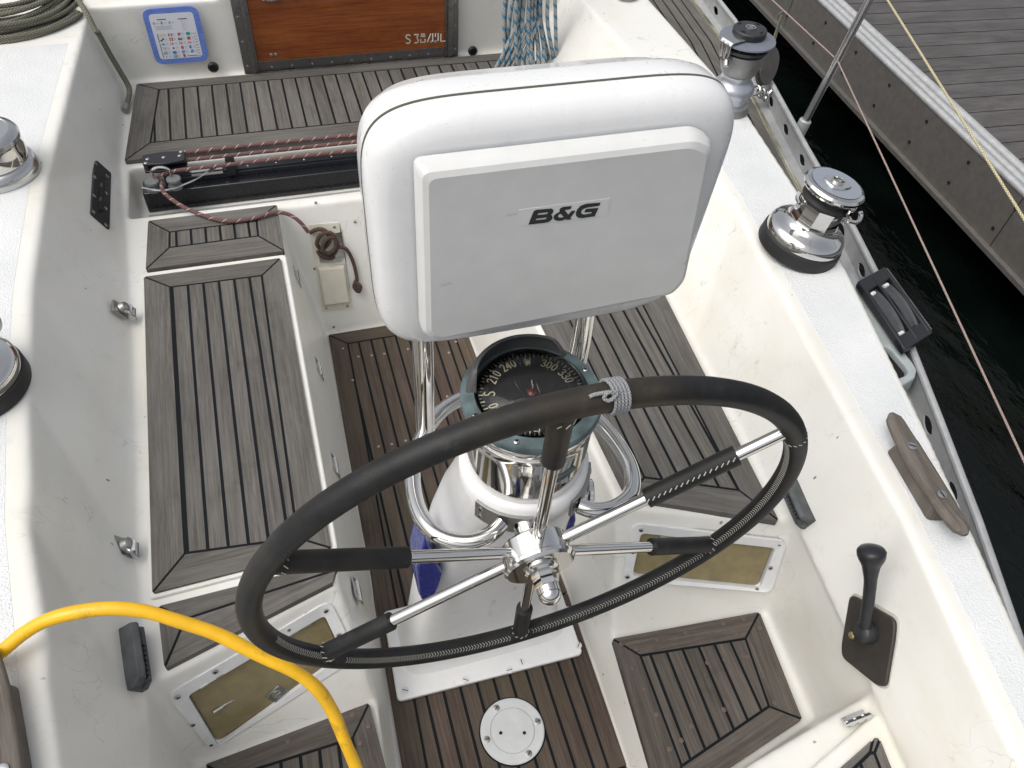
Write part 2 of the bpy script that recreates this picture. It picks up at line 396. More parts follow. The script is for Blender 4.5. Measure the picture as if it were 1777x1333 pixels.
def teakpanel(name,fr,outer,inner,dirv,width,parent,mats,offs=0,th=.010,seam=.0034,extra=None,label=None,tones=None):
    """mitred border boards + inner planks on a caulk bed; outer/inner are 3D points"""
    m=M(); o2=[fr.to2(p) for p in outer]; i2=[fr.to2(p) for p in inner]
    if area(o2)<0: o2=o2[::-1]; i2=i2[::-1]
    m.prism([fr.to3(p,-.012) for p in inset(o2,.004)],[fr.to3(p,th-.0010) for p in inset(o2,.004)],1)
    N=len(o2)
    for i in range(N):
        j=(i+1)%N; plank(m,fr,[o2[i],o2[j],i2[j],i2[i]],unit(o2[i],o2[j]),-.008,th,seam*.7)
    d=V(dirv); d=unit((0,0),(d.dot(fr.x),d.dot(fr.y))); pn=(-d[1],d[0])
    s=[p[0]*pn[0]+p[1]*pn[1] for p in i2]; lo,hi=min(s),max(s); c=lo+offs-width if offs else lo
    while c<hi:
        q=clip(i2,pn,c+width); q=clip(q,(-pn[0],-pn[1]),-c) if len(q)>2 else []
        if len(q)>2 and abs(area(q))>1e-5: plank(m,fr,q,d,0,th,seam)
        c+=width
    ob=obj(name,m,mats,parent,bevel=0,ang=25)
    if label: ob['label']=label
    return ob
UP=V((0,0,1)); FZ=lambda z: Frame((0,0,z),(1,0,0),UP)
# ================================================================== THE BOAT
boat=empty('sailboat',(.27,1.0,0),'white sailing yacht cockpit with weathered teak seats, coamings and side deck','sailboat')
ST=[2.80,2.3,1.9,1.5,1.2,.9,.6,.3,0,-.45]
PT=[-.485,-.52,-.548,-.551,-.535,-.511,-.463,-.412,-.36,-.30]
PF=[-.432,-.447,-.425,-.408,-.402,-.398,-.383,-.345,-.30,-.25]
SXT=[1.155,1.168,1.16,1.13,1.085,1.045,1.003,.945,.885,.80]
SF=[1.0,1.0,.985,.968,.955,.935,.905,.87,.83,.76]
OUT=[(4.2,1.40),(2.63,1.40),(1.94,1.395),(1.486,1.335),(1.15,1.283),(.69,1.17),(.41,1.092),(.24,1.043),(-.3,.86),(-.7,.70)]
RAIL=[(4.3,1.90),(3.3,1.83),(2.6,1.752),(2.13,1.652),(1.76,1.566),(1.38,1.486),(1.0,1.385),(.75,1.296),(.5,1.205),(.27,1.112),(0,1.0),(-.4,.80)]
def cutter(b,zb,t,zt):
    a=[V((x,y,zb)) for x,y in b]; c=[V((x,y,zt)) for x,y in t]
    if sum(a[i].x*a[(i+1)%len(a)].y-a[(i+1)%len(a)].x*a[i].y for i in range(len(a)))<0: a=a[::-1]; c=c[::-1]
    return M().prism(a,c)
DK=.63
k=.3/.23
A=cutter([(x,y) for x,y in zip(PF,ST)]+[(x,y) for x,y in zip(SF[::-1],ST[::-1])],.40,
         [(f+(t-f)*k,y) for t,f,y in zip(PT,PF,ST)]+[(f+(t-f)*k,y) for t,f,y in zip(SXT[::-1],SF[::-1],ST[::-1])],.70)
Bc=cutter([(-.365,.592),(-.012,.612),(.275,.70),(.53,.612),(.905,.572),(.885,.325),(.605,.262),(-.05,.262),(-.34,.31)],.15,
          [(-.386,.667),(-.035,.778),(.275,.95),(.592,.80),(.928,.667),(.885,.29),(.58,.236),(-.05,.236),(-.36,.28)],.42)
B2=cutter([(-.335,.33),(.0,.33),(.872,.33),(.80,-.5),(-.25,-.5)],.388,[(-.35,.33),(0,.33),(.885,.33),(.80,-.55),(-.26,-.55)],.42)
Cc=cutter([(.058,1.845),(.50,1.845),(.515,.8),(.502,.38),(.49,-.5),(0,-.5),(.019,.5),(.045,1.0)],0,
          [(-.03,2.0),(.575,2.0),(.578,.79),(.56,.4),(.54,-.52),(-.04,-.52),(-.045,.5),(-.032,.78)],.42)
Dc=cutter([(-.415,2.045),(.965,2.045),(.965,2.27),(-.415,2.27)],.31,[(-.425,2.03),(.975,2.03),(.975,2.283),(-.425,2.283)],.42)
FPp=plane((-.386,.667,.41),(-.035,.778,.41),(-.2,.602,.15)); FSp=plane((.592,.80,.41),(.928,.667,.41),(.72,.591,.15))
def facecut(pl,px,r,depth,up=.02):
    q=roundpoly([PP(u,v,pl) for u,v in px],r,4); n=pl[1]
    a=[p-n*depth for p in q]; b=[p+n*up for p in q]
    nn=(a[1]-a[0]).cross(a[2]-a[1])
    if nn.dot(n)<0: a=a[::-1]; b=b[::-1]
    return M().prism(a,b)
PK_P=[(325,1205),(562,1066),(602,1150),(378,1293)]
PK_S=[(1112,924),(1345,950),(1318,1020),(1097,998)]
Ec=[]
FR=plane((-.03,2.0,.42),(.575,2.0,.42),(.2,1.845,0))
Ec.append(facecut(FR,[(548,412),(592,402),(598,455),(555,458)],.004,.05))
outline=[(x,y) for y,x in OUT]
deck=cutter([(-1.35,4.2)]+[(x+.02,y) for x,y in outline]+[(-1.35,-.7)],-.10,[(-1.35,4.2)]+outline+[(-1.35,-.7)],DK)
side=cutter([(.3,4.3)]+[(x+.012,y) for y,x in RAIL]+[(.3,-.4)],-.101,[(.3,4.3)]+[(x+.012,y) for y,x in RAIL]+[(.3,-.4)],.467)
cabin=cutter([(-1.1,2.785),(1.16,2.785),(1.16,4.2),(-1.1,4.2)],.3,[(-1.1,2.79),(1.13,2.79),(1.13,4.2),(-1.1,4.2)],.655)
trunk=cutter([(-.08,2.80),(.80,2.80),(.80,4.2),(-.08,4.2)],.5,[(-.08,2.80),(.80,2.80),(.80,4.2),(-.08,4.2)],.95)
# spinnaker-block base moulding with a cut drain opening, its darkness painted on a sheet
_mp=[P(u,v,.548) for u,v in ((1425,476),(1483,472),(1502,512),(1552,585),(1592,640),(1588,656),(1566,669),(1500,668))]
moul=cutter([(p.x+.015,p.y) for p in _mp],.45,[(p.x,p.y) for p in _mp],.548)
_hp=[P(u,v,.548) for u,v in ((1526,606),(1541,600),(1575,640),(1573,650),(1560,655),(1520,655))]
hole=cutter([(p.x,p.y) for p in _hp],.44,[(p.x,p.y) for p in _hp],.60)
def fuse(base,unions,cuts,voxel,it):
    o=obj('tmp',base,G); extra=[]
    for lst,op in ((unions,'UNION'),(cuts,'DIFFERENCE')):
        for c in lst:
            e=obj('tmpc',c,G); extra.append(e); b=o.modifiers.new('b','BOOLEAN'); b.operation=op; b.object=e; b.solver='EXACT'
    r=o.modifiers.new('r','REMESH'); r.mode='VOXEL'; r.voxel_size=voxel
    s=o.modifiers.new('s','SMOOTH'); s.factor=.5; s.iterations=it
    dg=bpy.context.evaluated_depsgraph_get(); me=bpy.data.meshes.new_from_object(o.evaluated_get(dg))
    for e in extra+[o]: bpy.data.objects.remove(e)
    return me
me0=fuse(deck,[side,cabin,trunk],[A,Bc,B2,Cc,Dc],.008,6)
BV=BVHTree.FromPolygons([v.co for v in me0.vertices],[tuple(p.vertices) for p in me0.polygons]); bpy.data.meshes.remove(me0)
def fit(*px): return plane(*[PP(u,v,(BV,V((0,0,1)))) for u,v in px])
FPp=(BV,fit((330,1215),(560,1085),(400,1275))[1]); FSp=(BV,fit((1112,930),(1340,960),(1200,1010))[1])
Ec+=[facecut(FPp,PK_P,.012,.05),facecut(FSp,PK_S,.012,.05)]
me=fuse(deck,[side,cabin,trunk],[A,Bc,B2,Cc,Dc]+Ec,.0065,9)
me.materials.clear(); me.materials.append(G)
for p in me.polygons: p.use_smooth=True
ob=bpy.data.objects.new('cockpit_moulding',me); COL.objects.link(ob); ob.parent=boat; ob.location=-boat.location
print('moulding polys',len(me.polygons))
me=fuse(moul,[],[hole],.004,10); me.materials.clear(); me.materials.append(simple('grey_moulded_pad',(.34,.38,.39),.4,0,None,.1,.1))
for p in me.polygons: p.use_smooth=True
ob=bpy.data.objects.new('block_pad',me); COL.objects.link(ob); ob.parent=boat; ob.location=-boat.location
m=M(); m.poly([(p.x,p.y,.532) for p in _hp]); obj('drain_opening',m,DARK,boat)  # black sheet set in the hole stands in for the deep duct's shade
# topsides
m=M(); 
rl=[(x+.012,y) for y,x in RAIL]
for i in range(len(rl)-1):
    a,b=rl[i],rl[i+1]
    m.add([(a[0],a[1],.45),(b[0],b[1],.45),(b[0]-.05,b[1],-.2),(a[0]-.05,a[1],-.2),(b[0]-.25,b[1],-.75),(a[0]-.25,a[1],-.75)],[[0,3,2,1],[3,5,4,2]])
m.add([(-1.36,4.2,.4),(-1.36,-.7,.4),(-1.2,-.7,-.75),(-1.2,4.2,-.75),(.6,-.7,.35),(.4,-.7,-.75)],[[0,1,2,3],[1,4,5,2]])
obj('topsides',m,HULL,boat)
# non-skid deck panels
def interp(tab,y): 
    t=sorted(tab); return float(np.interp(y,[a for a,_ in t],[b for _,b in t]))
ys=np.linspace(2.62,-.45,60)
xt=lambda y: interp(list(zip(ST,PT)),y); xs_=lambda y: interp(list(zip(ST,SXT)),y); xo=lambda y: interp(OUT,y)
m=M(); 
for a,b in zip(ys[:-1],ys[1:]):
    if a<=2.05: m.prism([(xs_(a)+.033,a,DK-.004),(xo(a)-.016,a,DK-.004),(xo(b)-.016,b,DK-.004),(xs_(b)+.033,b,DK-.004)][::-1],[(xs_(a)+.035,a,DK+.0004),(xo(a)-.018,a,DK+.0004),(xo(b)-.018,b,DK+.0004),(xs_(b)+.035,b,DK+.0004)][::-1])
obj('nonskid_panel',m,NS,boat,ang=60)
m=M()
for a,b in zip(ys[:-1],ys[1:]):
    m.prism([(-1.3,a,DK-.004),(xt(a)-.033,a,DK-.004),(xt(b)-.033,b,DK-.004),(-1.3,b,DK-.004)][::-1],[(-1.3,a,DK+.0004),(xt(a)-.035,a,DK+.0004),(xt(b)-.035,b,DK+.0004),(-1.3,b,DK+.0004)][::-1])
obj('nonskid_panel',m,NS,boat,ang=60)
# teak panels
z=.404; f4=FZ(z); px=lambda L,zz: [P(u,v,zz) for u,v in L]
TM=[TK,CAULK]
zt=z+.01
teakpanel('bench_teak',f4,[V((-.40,2.757,z)),V((.985,2.757,z)),V((.985,2.298,z)),V((-.434,2.298,z))],
   [V((-.327,2.705,z)),V((.90,2.705,z)),V((.90,2.385,z)),V((-.358,2.385,z))],(0,1,0),.0465,boat,TM,offs=.035)
teakpanel('seat_teak',f4,px([(255.5,382.4),(481.7,354.5),(494.7,436),(251,469)],zt),px([(294,402.5),(445.5,383),(448.6,409.6),(293.8,429.7)],zt),(0,1,0),.0385,boat,TM,offs=.024)
teakpanel('seat_teak',FZ(.405),px([(248,480),(488,447),(577,952),(262,1032)],zt),px([(295.3,498.5),(454.5,478.6),(517,934),(321,961)],zt),tuple(P(295.3,498.5,zt)-P(321,961,zt)),.0385,boat,TM,offs=.032)
m=M(); q=roundpoly(px([(243.5,475),(496,441.5),(587,956),(257.5,1041)],.407),.012,4)[::-1]
q=q if (q[1]-q[0]).cross(q[8]-q[1]).z>0 else q[::-1]
m.prism([V((p.x,p.y,.392)) for p in q],[V((p.x,p.y,.4085)) for p in q]); obj('locker_lid',m,G,boat,bevel=.004,seg=3)
# split after-seat piece (two long boards and a mitred end)
m=M(); fr=f4; q=[fr.to2(p) for p in px([(270,1051),(592,969),(578,1012),(283,1164),(322,1074),(585,988)],zt)]
m.prism([fr.to3(p,-.012) for p in inset(q[:4],.004)],[fr.to3(p,.0090) for p in inset(q[:4],.004)],1)
plank(m,fr,[q[0],q[1],q[5],q[4]],unit(q[0],q[1]),-.008,.01,.0026); plank(m,fr,[q[4],q[5],q[2],q[3]],unit(q[3],q[2]),-.008,.01,.0026); plank(m,fr,[q[0],q[4],q[3]],unit(q[0],q[3]),-.008,.01,.0026)
obj('seat_teak',m,TM,boat,ang=25)
so=[P(1118,828.6,zt),P(1283,851,zt)]
teakpanel('seat_teak',f4,[V((.572,1.77,z)),V((.975,1.77,z)),P(1355,906,zt),P(1089,866,zt)],[V((.66,1.70,z)),V((.885,1.70,z)),so[1],so[0]],tuple(V((.66,1.70,zt))-so[0]),.0385,boat,TM,offs=.034)
teakpanel('seat_teak',f4,[V((.572,2.0,z)),V((.98,2.0,z)),V((.975,1.785,z)),V((.572,1.785,z))],[V((.66,1.94,z)),V((.90,1.94,z)),V((.90,1.855,z)),V((.66,1.855,z))],(0,1,0),.0385,boat,TM)
# seat lid raised rims (gelcoat lips round the port locker lid)
zl=.154; zlt=zl+.01; f2=FZ(zl)
teakpanel('foot_well_teak',f2,px([(1060.5,1107),(1319,1060),(1394.5,1249),(1150,1412)],zlt),px([(1111,1137.5),(1294,1108),(1335,1226),(1183,1330)],zlt),tuple(P(1111,1137.5,zlt)-P(1183,1330,zlt)),.0375,boat,[TKM,CAULK],label='brown teak foot panel with round plugs beside the throttle')
teakpanel('foot_well_teak',f2,px([(352,1326),(642,1217),(690,1400),(395,1420)],zlt),px([(400,1348),(612,1281),(632,1370),(420,1400)],zlt),(.03,1,0),.0375,boat,[TKM,CAULK])
# plugs in those panels
# sole
f0=FZ(.003); 
teakpanel('cockpit_sole_teak',f0,[V((.062,1.84,0)),V((.498,1.84,0)),V((.512,.8,0)),V((.502,.38,0)),V((.488,-.45,0)),V((.0,-.45,0))],
   [V((.118,1.786,0)),V((.455,1.786,0)),V((.468,.8,0)),V((.459,.38,0)),V((.448,-.40,0)),V((.052,-.40,0))],(.0,1,0),.0395,boat,[TKD,CAULK],th=.006)
# teak plugs / screws in the sole and panels
m=M()
for u,v,zz in [(595,605,.01),(622,619,.01),(645,617,.01),(667,614,.01),(708,606,.01),(791,593,.01),(779,612,.01),(657,775,.01),(680,771,.01),(704,765,.01),(612,660,.01),(776,688,.01)]:
    screw(m,P(u,v,zz),UP,.0042,0)
obj('deck_plug',m,simple('worn_plug',(.27,.235,.215),.5,.2),boat)
m=M()
for u,v in [(1078,1118),(1104,1126),(1140,1110),(1190,1098),(1255,1082),(1290,1074),(1319,1090),(1279,1100),(1298,1140),(1360,1200),(1345,1220),(1376,1232),(1320,1255),(1200,1260),(1182,1285),(1256,1232),(1098,1160),(1118,1195),(1140,1240),(1162,1300),(1258,1145),(1228,1150),(1290,1139)]:
    screw(m,P(u,v,.165),UP,.0055,0)
for u,v in [(612,1240),(390,1322),(640,1260),(625,1290),(500,1285)]: screw(m,P(u,v,.165),UP,.0055,0)
obj('deck_plug',m,simple('teak_plug',(.10,.075,.06),.6),boat)
# helm seat hatch lower right
fh=FZ(.287)
hl=px([(1440,1305),(1515,1240),(1540,1236),(1600,1345),(1640,1420),(1330,1400)],.402)
m=M(); m.prism([V((p.x,p.y,.38)) for p in hl][::-1],[V((p.x,p.y,.402)) for p in hl][::-1]); lid=obj('hatch_lid',m,G,boat,bevel=.006,seg=3)
teakpanel('hatch_teak',FZ(.401),px([(1440,1345),(1516,1278),(1528,1279),(1556,1350),(1565,1400),(1420,1400)],.407),px([(1462,1352),(1510,1306),(1518,1306),(1535,1352),(1540,1380),(1450,1380)],.407),(.2,1,0),.033,lid,TM,th=.006)
m=M(); hp=P(1490,1250,.405); d=(P(1513,1238,.405)-P(1464,1258,.405)).normalized()
m.tube([hp-d*.028,hp+d*.028],.0042,8)
for s in (-.018,0,.018): m.tube([hp+d*(s-.006)+V((0,0,.002)),hp+d*(s+.006)+V((0,0,.002))],.006,8)
m.box(hp+V((-.004,.008,-.004)),(.024,.006,.003),Matrix.Rotation(math.atan2(d.y,d.x),3,'Z'))
obj('hinge',m,CHS,lid)
# hinges on the port seat front
fpS=plane((.058,1.8,0),(-.03,1.8,.41),(-.032,.9,.41))
for u,v in [(517,480),(555,640),(583,808),(622,1025)]:
    c=PP(u,v,fpS,.004); n=fpS[1]; t=n.cross(V((0,1,0))).normalized(); m=M()
    m.tube([c+V((0,-.024,0)),c+V((0,.024,0))],.0045,10)
    R=Matrix((V((0,1,0)),n.cross(V((0,1,0))),n)).transposed()
    m.box(c-n*.002+R@V((0,.014,0)),(.024,.013,.0016),R); m.box(c-n*.002-R@V((0,.014,0)),(.024,.013,.0016),R)
    for s in (-.015,.015): screw(m,c+R@V((s,-.018,0)),n,.003)
    obj('locker_hinge',m,CHS,boat,bevel=.0006)
# pocket frames with tinted lids
def pocket(pl,px_in,px_out,lidlab,hingepx,latch=None,screws=()):
    n=pl[1]; o=roundpoly([PP(u,v,pl,.0) for u,v in px_out],.022,5); i=roundpoly([PP(u,v,pl,.0) for u,v in px_in],.010,5)
    if (o[1]-o[0]).cross(o[9]-o[1]).dot(n)<0: o=o[::-1]; i=i[::-1]
    N=len(o); m=M(); h=.004
    for a in range(N):
        b=(a+1)%N
        m.add([o[a]-n*.003,o[b]-n*.003,i[b]-n*.01,i[a]-n*.01,o[a]+n*h,o[b]+n*h,i[b]+n*h,i[a]+n*h],[[4,5,6,7],[0,1,5,4],[2,3,7,6]])
    fo=obj('pocket_frame',m,WPL,boat,bevel=.0012)
    m=M()
    for u,v in screws: screw(m,PP(u,v,pl,h+.0022),n,.0055,0,True,1)
    obj('frame_screw',m,[CHS,DARK],fo)
    m=M(); li=[p+( (sum(i,V((0,0,0)))/N)-p)*.012 for p in i]
    m.prism([p-n*.014 for p in li],[p-n*.007 for p in li]); l=obj('pocket_lid',m,TINT,fo,bevel=.001); l['label']=lidlab
    for a,b in hingepx:
        m=M(); A_=PP(*a,pl,.0022); B_=PP(*b,pl,.0022); m.tube([A_,B_],.0028,8); m.tube([A_+n*.001,A_*.6+B_*.4+n*.001],.004,8); m.tube([A_*.3+B_*.7,B_],.004,8)
        obj('hinge',m,CHD,l)
    if latch:
        c=PP(*latch,pl,.003); R=n.to_track_quat('Z','Y').to_matrix(); R=R@Matrix.Rotation(.45,3,'Z'); m=M()
        m.box(c,(.017,.015,.0016),R); m.lathe([(.0115,0.001),(.0115,.003),(.009,.0035),(.0085,.0015),(.0001,.001)],24,Matrix.Translation(c)@R.to_4x4()); m.box(c+n*.003,(.009,.002,.0025),R)
        for a in (-1,1):
            for b in (-1,1): screw(m,c+R@V((a*.0135,b*.0115,.0016)),n,.0022)
        obj('latch',m,CHD,l,bevel=.0006)
pocket(FPp,PK_P,[(288,1204),(572,1040),(612,1122),(366,1300)],'olive tinted acrylic lid with a square ring latch',[((346,1192),(386,1167)),((370,1234),(410,1209)),((500,1102),(538,1080))],(480,1202),
       [(307,1206),(372,1162),(500,1090),(564,1057),(586,1099),(333,1254),(366,1288)])
pocket(FSp,PK_S,[(1098,906),(1366,938),(1338,1028),(1078,1006)],'olive tinted acrylic lid seen behind the steering wheel',[((1144,930),(1182,932))],None,
       [(1112,917),(1192,922),(1352,942),(1336,983),(1312,1020),(1238,1015),(1088,998),(1098,955)])
# raised lip panel moulding round the starboard pocket
# small white cleat box in the bridge face
n=FR[1]
def fp(u,v,o=0): return PP(u,v,FR,o)
m=M(); ring=[fp(535,390),fp(588,386),fp(612,534),fp(560,541)]; inn=[fp(548,412),fp(592,402),fp(598,455),fp(555,458)]
m.add([p+n*.003 for p in ring]+[p+n*.003 for p in inn]+[p-n*.004 for p in ring],[[0,4,5,1],[1,5,6,2],[2,6,7,3],[3,7,4,0],[0,1,9,8],[1,2,10,9],[2,3,11,10],[3,0,8,11]])
bx=obj('cleat_box',m,simple('cream_box',(.60,.575,.49),.45,0,None,0,.06),boat)
m=M(); q=[fp(550,462,.004),fp(598,458,.004),fp(608,526,.004),fp(562,532,.004)]; cen=sum(q,V((0,0,0)))/4
m.prism(q[::-1],[p+(cen-p)*.12+n*.012 for p in q][::-1]); obj('box_cover',m,bx.data.materials[0],bx,bevel=.003,seg=3)
m=M()
for u,v in [(580,394),(545,398),(566,535),(603,531),(616,385),(548,352)]: screw(m,fp(u,v,.004),n,.0045,0)
obj('box_screw',m,CHD,bx)
# black bulkhead plugs
for u,v in [(370,116),(820,88)]:
    c=PY(u,v,2.775); m=M(); m.lathe([(.018,0),(.018,.006),(.013,.010),(.0125,.004),(.0002,.003)],24,Matrix.Translation(c)@Matrix.Rotation(PI/2,4,'X'))
    obj('drain_plug',m,BLK,boat)
# side deck teak (curved strips)
m=M(); ysd=np.linspace(3.9,-.2,70); rx=lambda y: interp(RAIL,y)
nstr=5
def sdx(y,k): 
    i=xo(y)+.028; o=rx(y)-.085; w=.040; return o-(nstr-k)*w*1.0
for k in range(nstr+1):
    w0=lambda y: sdx(y,k); w1=lambda y: sdx(y,k+1) if k<nstr else rx(y)-.042
    for a,b in zip(ysd[:-1],ysd[1:]):
        l0,l1=max(w0(a)+.0035,xo(a)+.026),max(w0(b)+.0035,xo(b)+.026); r0,r1=w1(a)-.0035,w1(b)-.0035
        if r0-l0<.002 or r1-l1<.002: continue
        m.prism([V((l0,a,.466)),V((l1,b,.466)),V((r1,b,.466)),V((r0,a,.466))],[V((l0,a,.476)),V((l1,b,.476)),V((r1,b,.476)),V((r0,a,.476))],0,[(a,l0),(b,l1),(b,r1),(a,r0)],.15+.13*k)
for a,b in zip(ysd[:-1],ysd[1:]):
    m.poly([V((xo(a)+.02,a,.4735)),V((xo(b)+.02,b,.4735)),V((rx(b)-.06,b,.4735)),V((rx(a)-.06,a,.4735))][::-1],1)
obj('side_deck_teak',m,[TK,CAULK],boat)
m=M()
for a,b in zip(ysd[:-1],ysd[1:]):
    if rx(a)-.06>xo(a)+.03: m.poly([V((rx(a)-.040,a,.4765)),V((rx(b)-.040,b,.4765)),V((rx(b)-.004,b,.4765)),V((rx(a)-.004,a,.4765))][::-1])
    else: m.poly([V((xo(a)+.01,a,.4722)),V((xo(b)+.01,b,.4722)),V((rx(b)-.004,b,.4722)),V((rx(a)-.004,a,.4722))][::-1])
obj('waterway',m,ALG,boat)
# toe rail: perforated aluminium extrusion
m=M(); pts=[(rx(y),y) for y in np.linspace(3.9,-.35,200)]
ysr=np.linspace(3.9,-.35,600); hole_c=[y for y in np.arange(-.3,3.9,.168)]
def rail_hole(y):
    for c in hole_c:
        if abs(y-c-.05)<.024: return math.sqrt(max(0,1-((y-c-.05)/.024)**2))*.0145
    return 0
for a,b in zip(ysr[:-1],ysr[1:]):
    ha,hb=rail_hole(a),rail_hole(b); xa,xb=rx(a)-.002,rx(b)-.002; zc=.503
    for s0,s1,e0,e1 in ((.474,zc-ha,.474,zc-hb),(zc+ha,.542,zc+hb,.542)):
        m.add([(xa,a,s0),(xb,b,e0),(xb,b,e1),(xa,a,s1)],[[0,1,2,3]])
        m.add([(xa+.004,a,s0),(xb+.004,b,e0),(xb+.004,b,e1),(xa+.004,a,s1)],[[3,2,1,0]])
    if ha or hb:
        m.add([(xa,a,zc-ha),(xb,b,zc-hb),(xb+.004,b,zc-hb),(xa+.004,a,zc-ha)],[[0,1,2,3]]); m.add([(xa,a,zc+ha),(xb,b,zc+hb),(xb+.004,b,zc+hb),(xa+.004,a,zc+ha)],[[3,2,1,0]])
m.tube([V((x,y,.545)) for x,y in pts],.0085,10)
for s_0 in (0,):
    for (x0,y0),(x1,y1) in zip(pts[:-1],pts[1:]):
        m.add([(x0-.03,y0,.4775),(x1-.03,y1,.4775),(x1,y1,.480),(x0,y0,.480)],[[0,1,2,3]])
tr=obj('toe_rail',m,ALU,boat)
# bulkhead corner companionway
cw=empty('companionway',(.33,2.78,.42),'brushed stainless steel frame round the companionway opening','companionway')
yb=2.783
def bk(u,v,y=yb): return PY(u,v,y)
m=M(); L1=bk(400,0); 
def bar(a,b,w0,w1,y0=2.785,y1=2.765): pass
x0,x1=-.040,.718; zb=.425; CFR=chrome('dark_brushed_steel',(.27,.27,.27),.22,.1)
m=M(); m.box((x0+.022,2.775,.68),(.026,.012,.27)); m.box((x0+.030,2.757,.68),(.008,.008,.26)); obj('frame_post',m,CFR,cw,bevel=.002)
m=M(); m.box((x1-.022,2.775,.68),(.026,.012,.27)); m.box((x1-.030,2.757,.68),(.008,.008,.26)); obj('frame_post',m,CFR,cw,bevel=.002)
m=M(); m.box(((x0+x1)/2,2.775,.432),((x1-x0)/2-.048,.010,.020)); obj('frame_sill',m,CFR,cw,bevel=.002)
m=M()
for k_ in range(9): screw(m,((x0+.09)+k_*.07,2.765,.428),(0,-1,0),.004)
for k_ in range(6):
    screw(m,(x0+.010,2.763,.44+k_*.085),(0,-1,0),.004); screw(m,(x1-.008,2.763,.44+k_*.085),(0,-1,0),.004)
obj('frame_screw',m,CHD,cw)
wb=empty('washboard',(.33,2.77,.45),'varnished mahogany washboard with worn white stencilled letters in the companionway','washboard')
m=M(); fr=Frame((0,2.772,0),(1,0,0),(0,-1,0)); 
m.prism([V((x0+.046,2.775,.452)),V((x1-.046,2.775,.452)),V((x1-.046,2.775,.92)),V((x0+.046,2.775,.92))],[V((x0+.046,2.760,.452)),V((x1-.046,2.760,.452)),V((x1-.046,2.760,.92)),V((x0+.046,2.760,.92))],0,[(x0,0),(x1,0),(x1,.5),(x0,.5)],.5)
wbd=obj('board',m,VARN,wb,bevel=.003)
m=M()
for cx_ in (.055,.07,.62,.635): screw(m,(cx_,2.759,.475),(0,-1,0),.006)
obj('screw_head',m,CHS,wb)
def strokes(lines,w,y,name,mt,parent,h=.0012):
    m=M()
    for ln in lines:
        for a,b in zip(ln[:-1],ln[1:]):
            a,b=V(a),V(b); d=(b-a).normalized(); nn=V((-d.y,d.x,0))*w/2
            if isinstance(y,Frame): q=[y.to3(p,h) for p in (a-nn-d*w*.2,b-nn+d*w*.2,b+nn+d*w*.2,a+nn-d*w*.2)]
            m.poly(q)
    return obj(name,m,mt,parent)
fb=Frame((.50,2.760,.480),(1,0,0),(0,-1,0))
def seg(x,y,*p): return [(x+a*.016,y+b*.030,0) for a,b in p]
let=[seg(0,0,(1,.9),(.7,1),(.2,1),(0,.8),(.3,.55),(.8,.45),(1,.2),(.7,0),(.2,0),(0,.1)),
 seg(.03,0,(0,1),(1,1),(.6,.6)),seg(.03,0,(.7,.5),(1,.25),(.7,0),(.1,0)),seg(.054,0,(.1,1),(.9,1)),seg(.054,0,(0,.75),(1,.75)),seg(.054,0,(0,.4),(0,0),(1,0),(1,.4)),seg(.078,0,(0,0),(.8,1)),
 seg(.098,0,(0,1),(0,0)),seg(.108,0,(0,.6),(0,1)),seg(.118,0,(0,1),(0,.1)),seg(.128,0,(0,.9),(0,0),(1,0))]
fb2=Frame((.527,2.760,.478),(1,0,-.02),(0,-1,0))
strokes(let,.0042,fb2,'stencil_letters',simple('worn_white_paint',(.62,.60,.52),.6,0,None,0,.3),wb,.0008)
# flag sticker
stk=empty('flag_sticker',(-.24,2.775,.46),'blue bordered signal flag code sticker on the white bulkhead','sticker')
fs=Frame((-.322,2.7785,.462),(1,0,0),(0,-1,0)); W_,H_=.172,.186
def rr(x0,y0,x1,y1,r): return [(p.x,p.y) for p in roundpoly([V((x0,y0,0)),V((x1,y0,0)),V((x1,y1,0)),V((x0,y1,0))],r,5)]
m=M(); q=rr(0,0,W_,H_,.03)
q=[(x+random.uniform(-.0008,.0008),y+random.uniform(-.0008,.0008)) for x,y in q]
m.prism([fs.to3(p,-.002) for p in q],[fs.to3(p,.0012) for p in q]); obj('sticker_border',m,STBL,stk)
m=M(); q=rr(.018,.018,W_-.018,H_-.018,.012); m.prism([fs.to3(p,.0) for p in q],[fs.to3(p,.0018) for p in q]); obj('sticker_panel',m,STW,stk)
SC=[simple('flag_'+n_,c,.5) for n_,c in (('red',(.45,.06,.07)),('blue',(.03,.25,.48)),('teal',(.0,.33,.30)),('black',(.02,.02,.02)),('cream',(.62,.58,.42)),('green',(.02,.28,.20)),('grey',(.32,.33,.38)),('navy',(.04,.08,.30)))]
m=M()
def rc(x,y,w,h,c,o=.0024): m.poly([fs.to3((x,y),o),fs.to3((x+w,y),o),fs.to3((x+w,y+h),o),fs.to3((x,y+h),o)],c)
def tri(a,b,c_,col,o=.0025): m.poly([fs.to3(a,o),fs.to3(b,o),fs.to3(c_,o)],col)
gx=[.034,.062,.090,.118]; gy=[.094,.079,.064,.049,.034,.021]
flags=[['cream','tri1','diag','teal'],['chk','cross','quad','pink'],['bx','st','st2','st3'],['chev','dot','redr','bl'],['str','bluef','dgb','dgb'],['cir','xx','rp',None]]
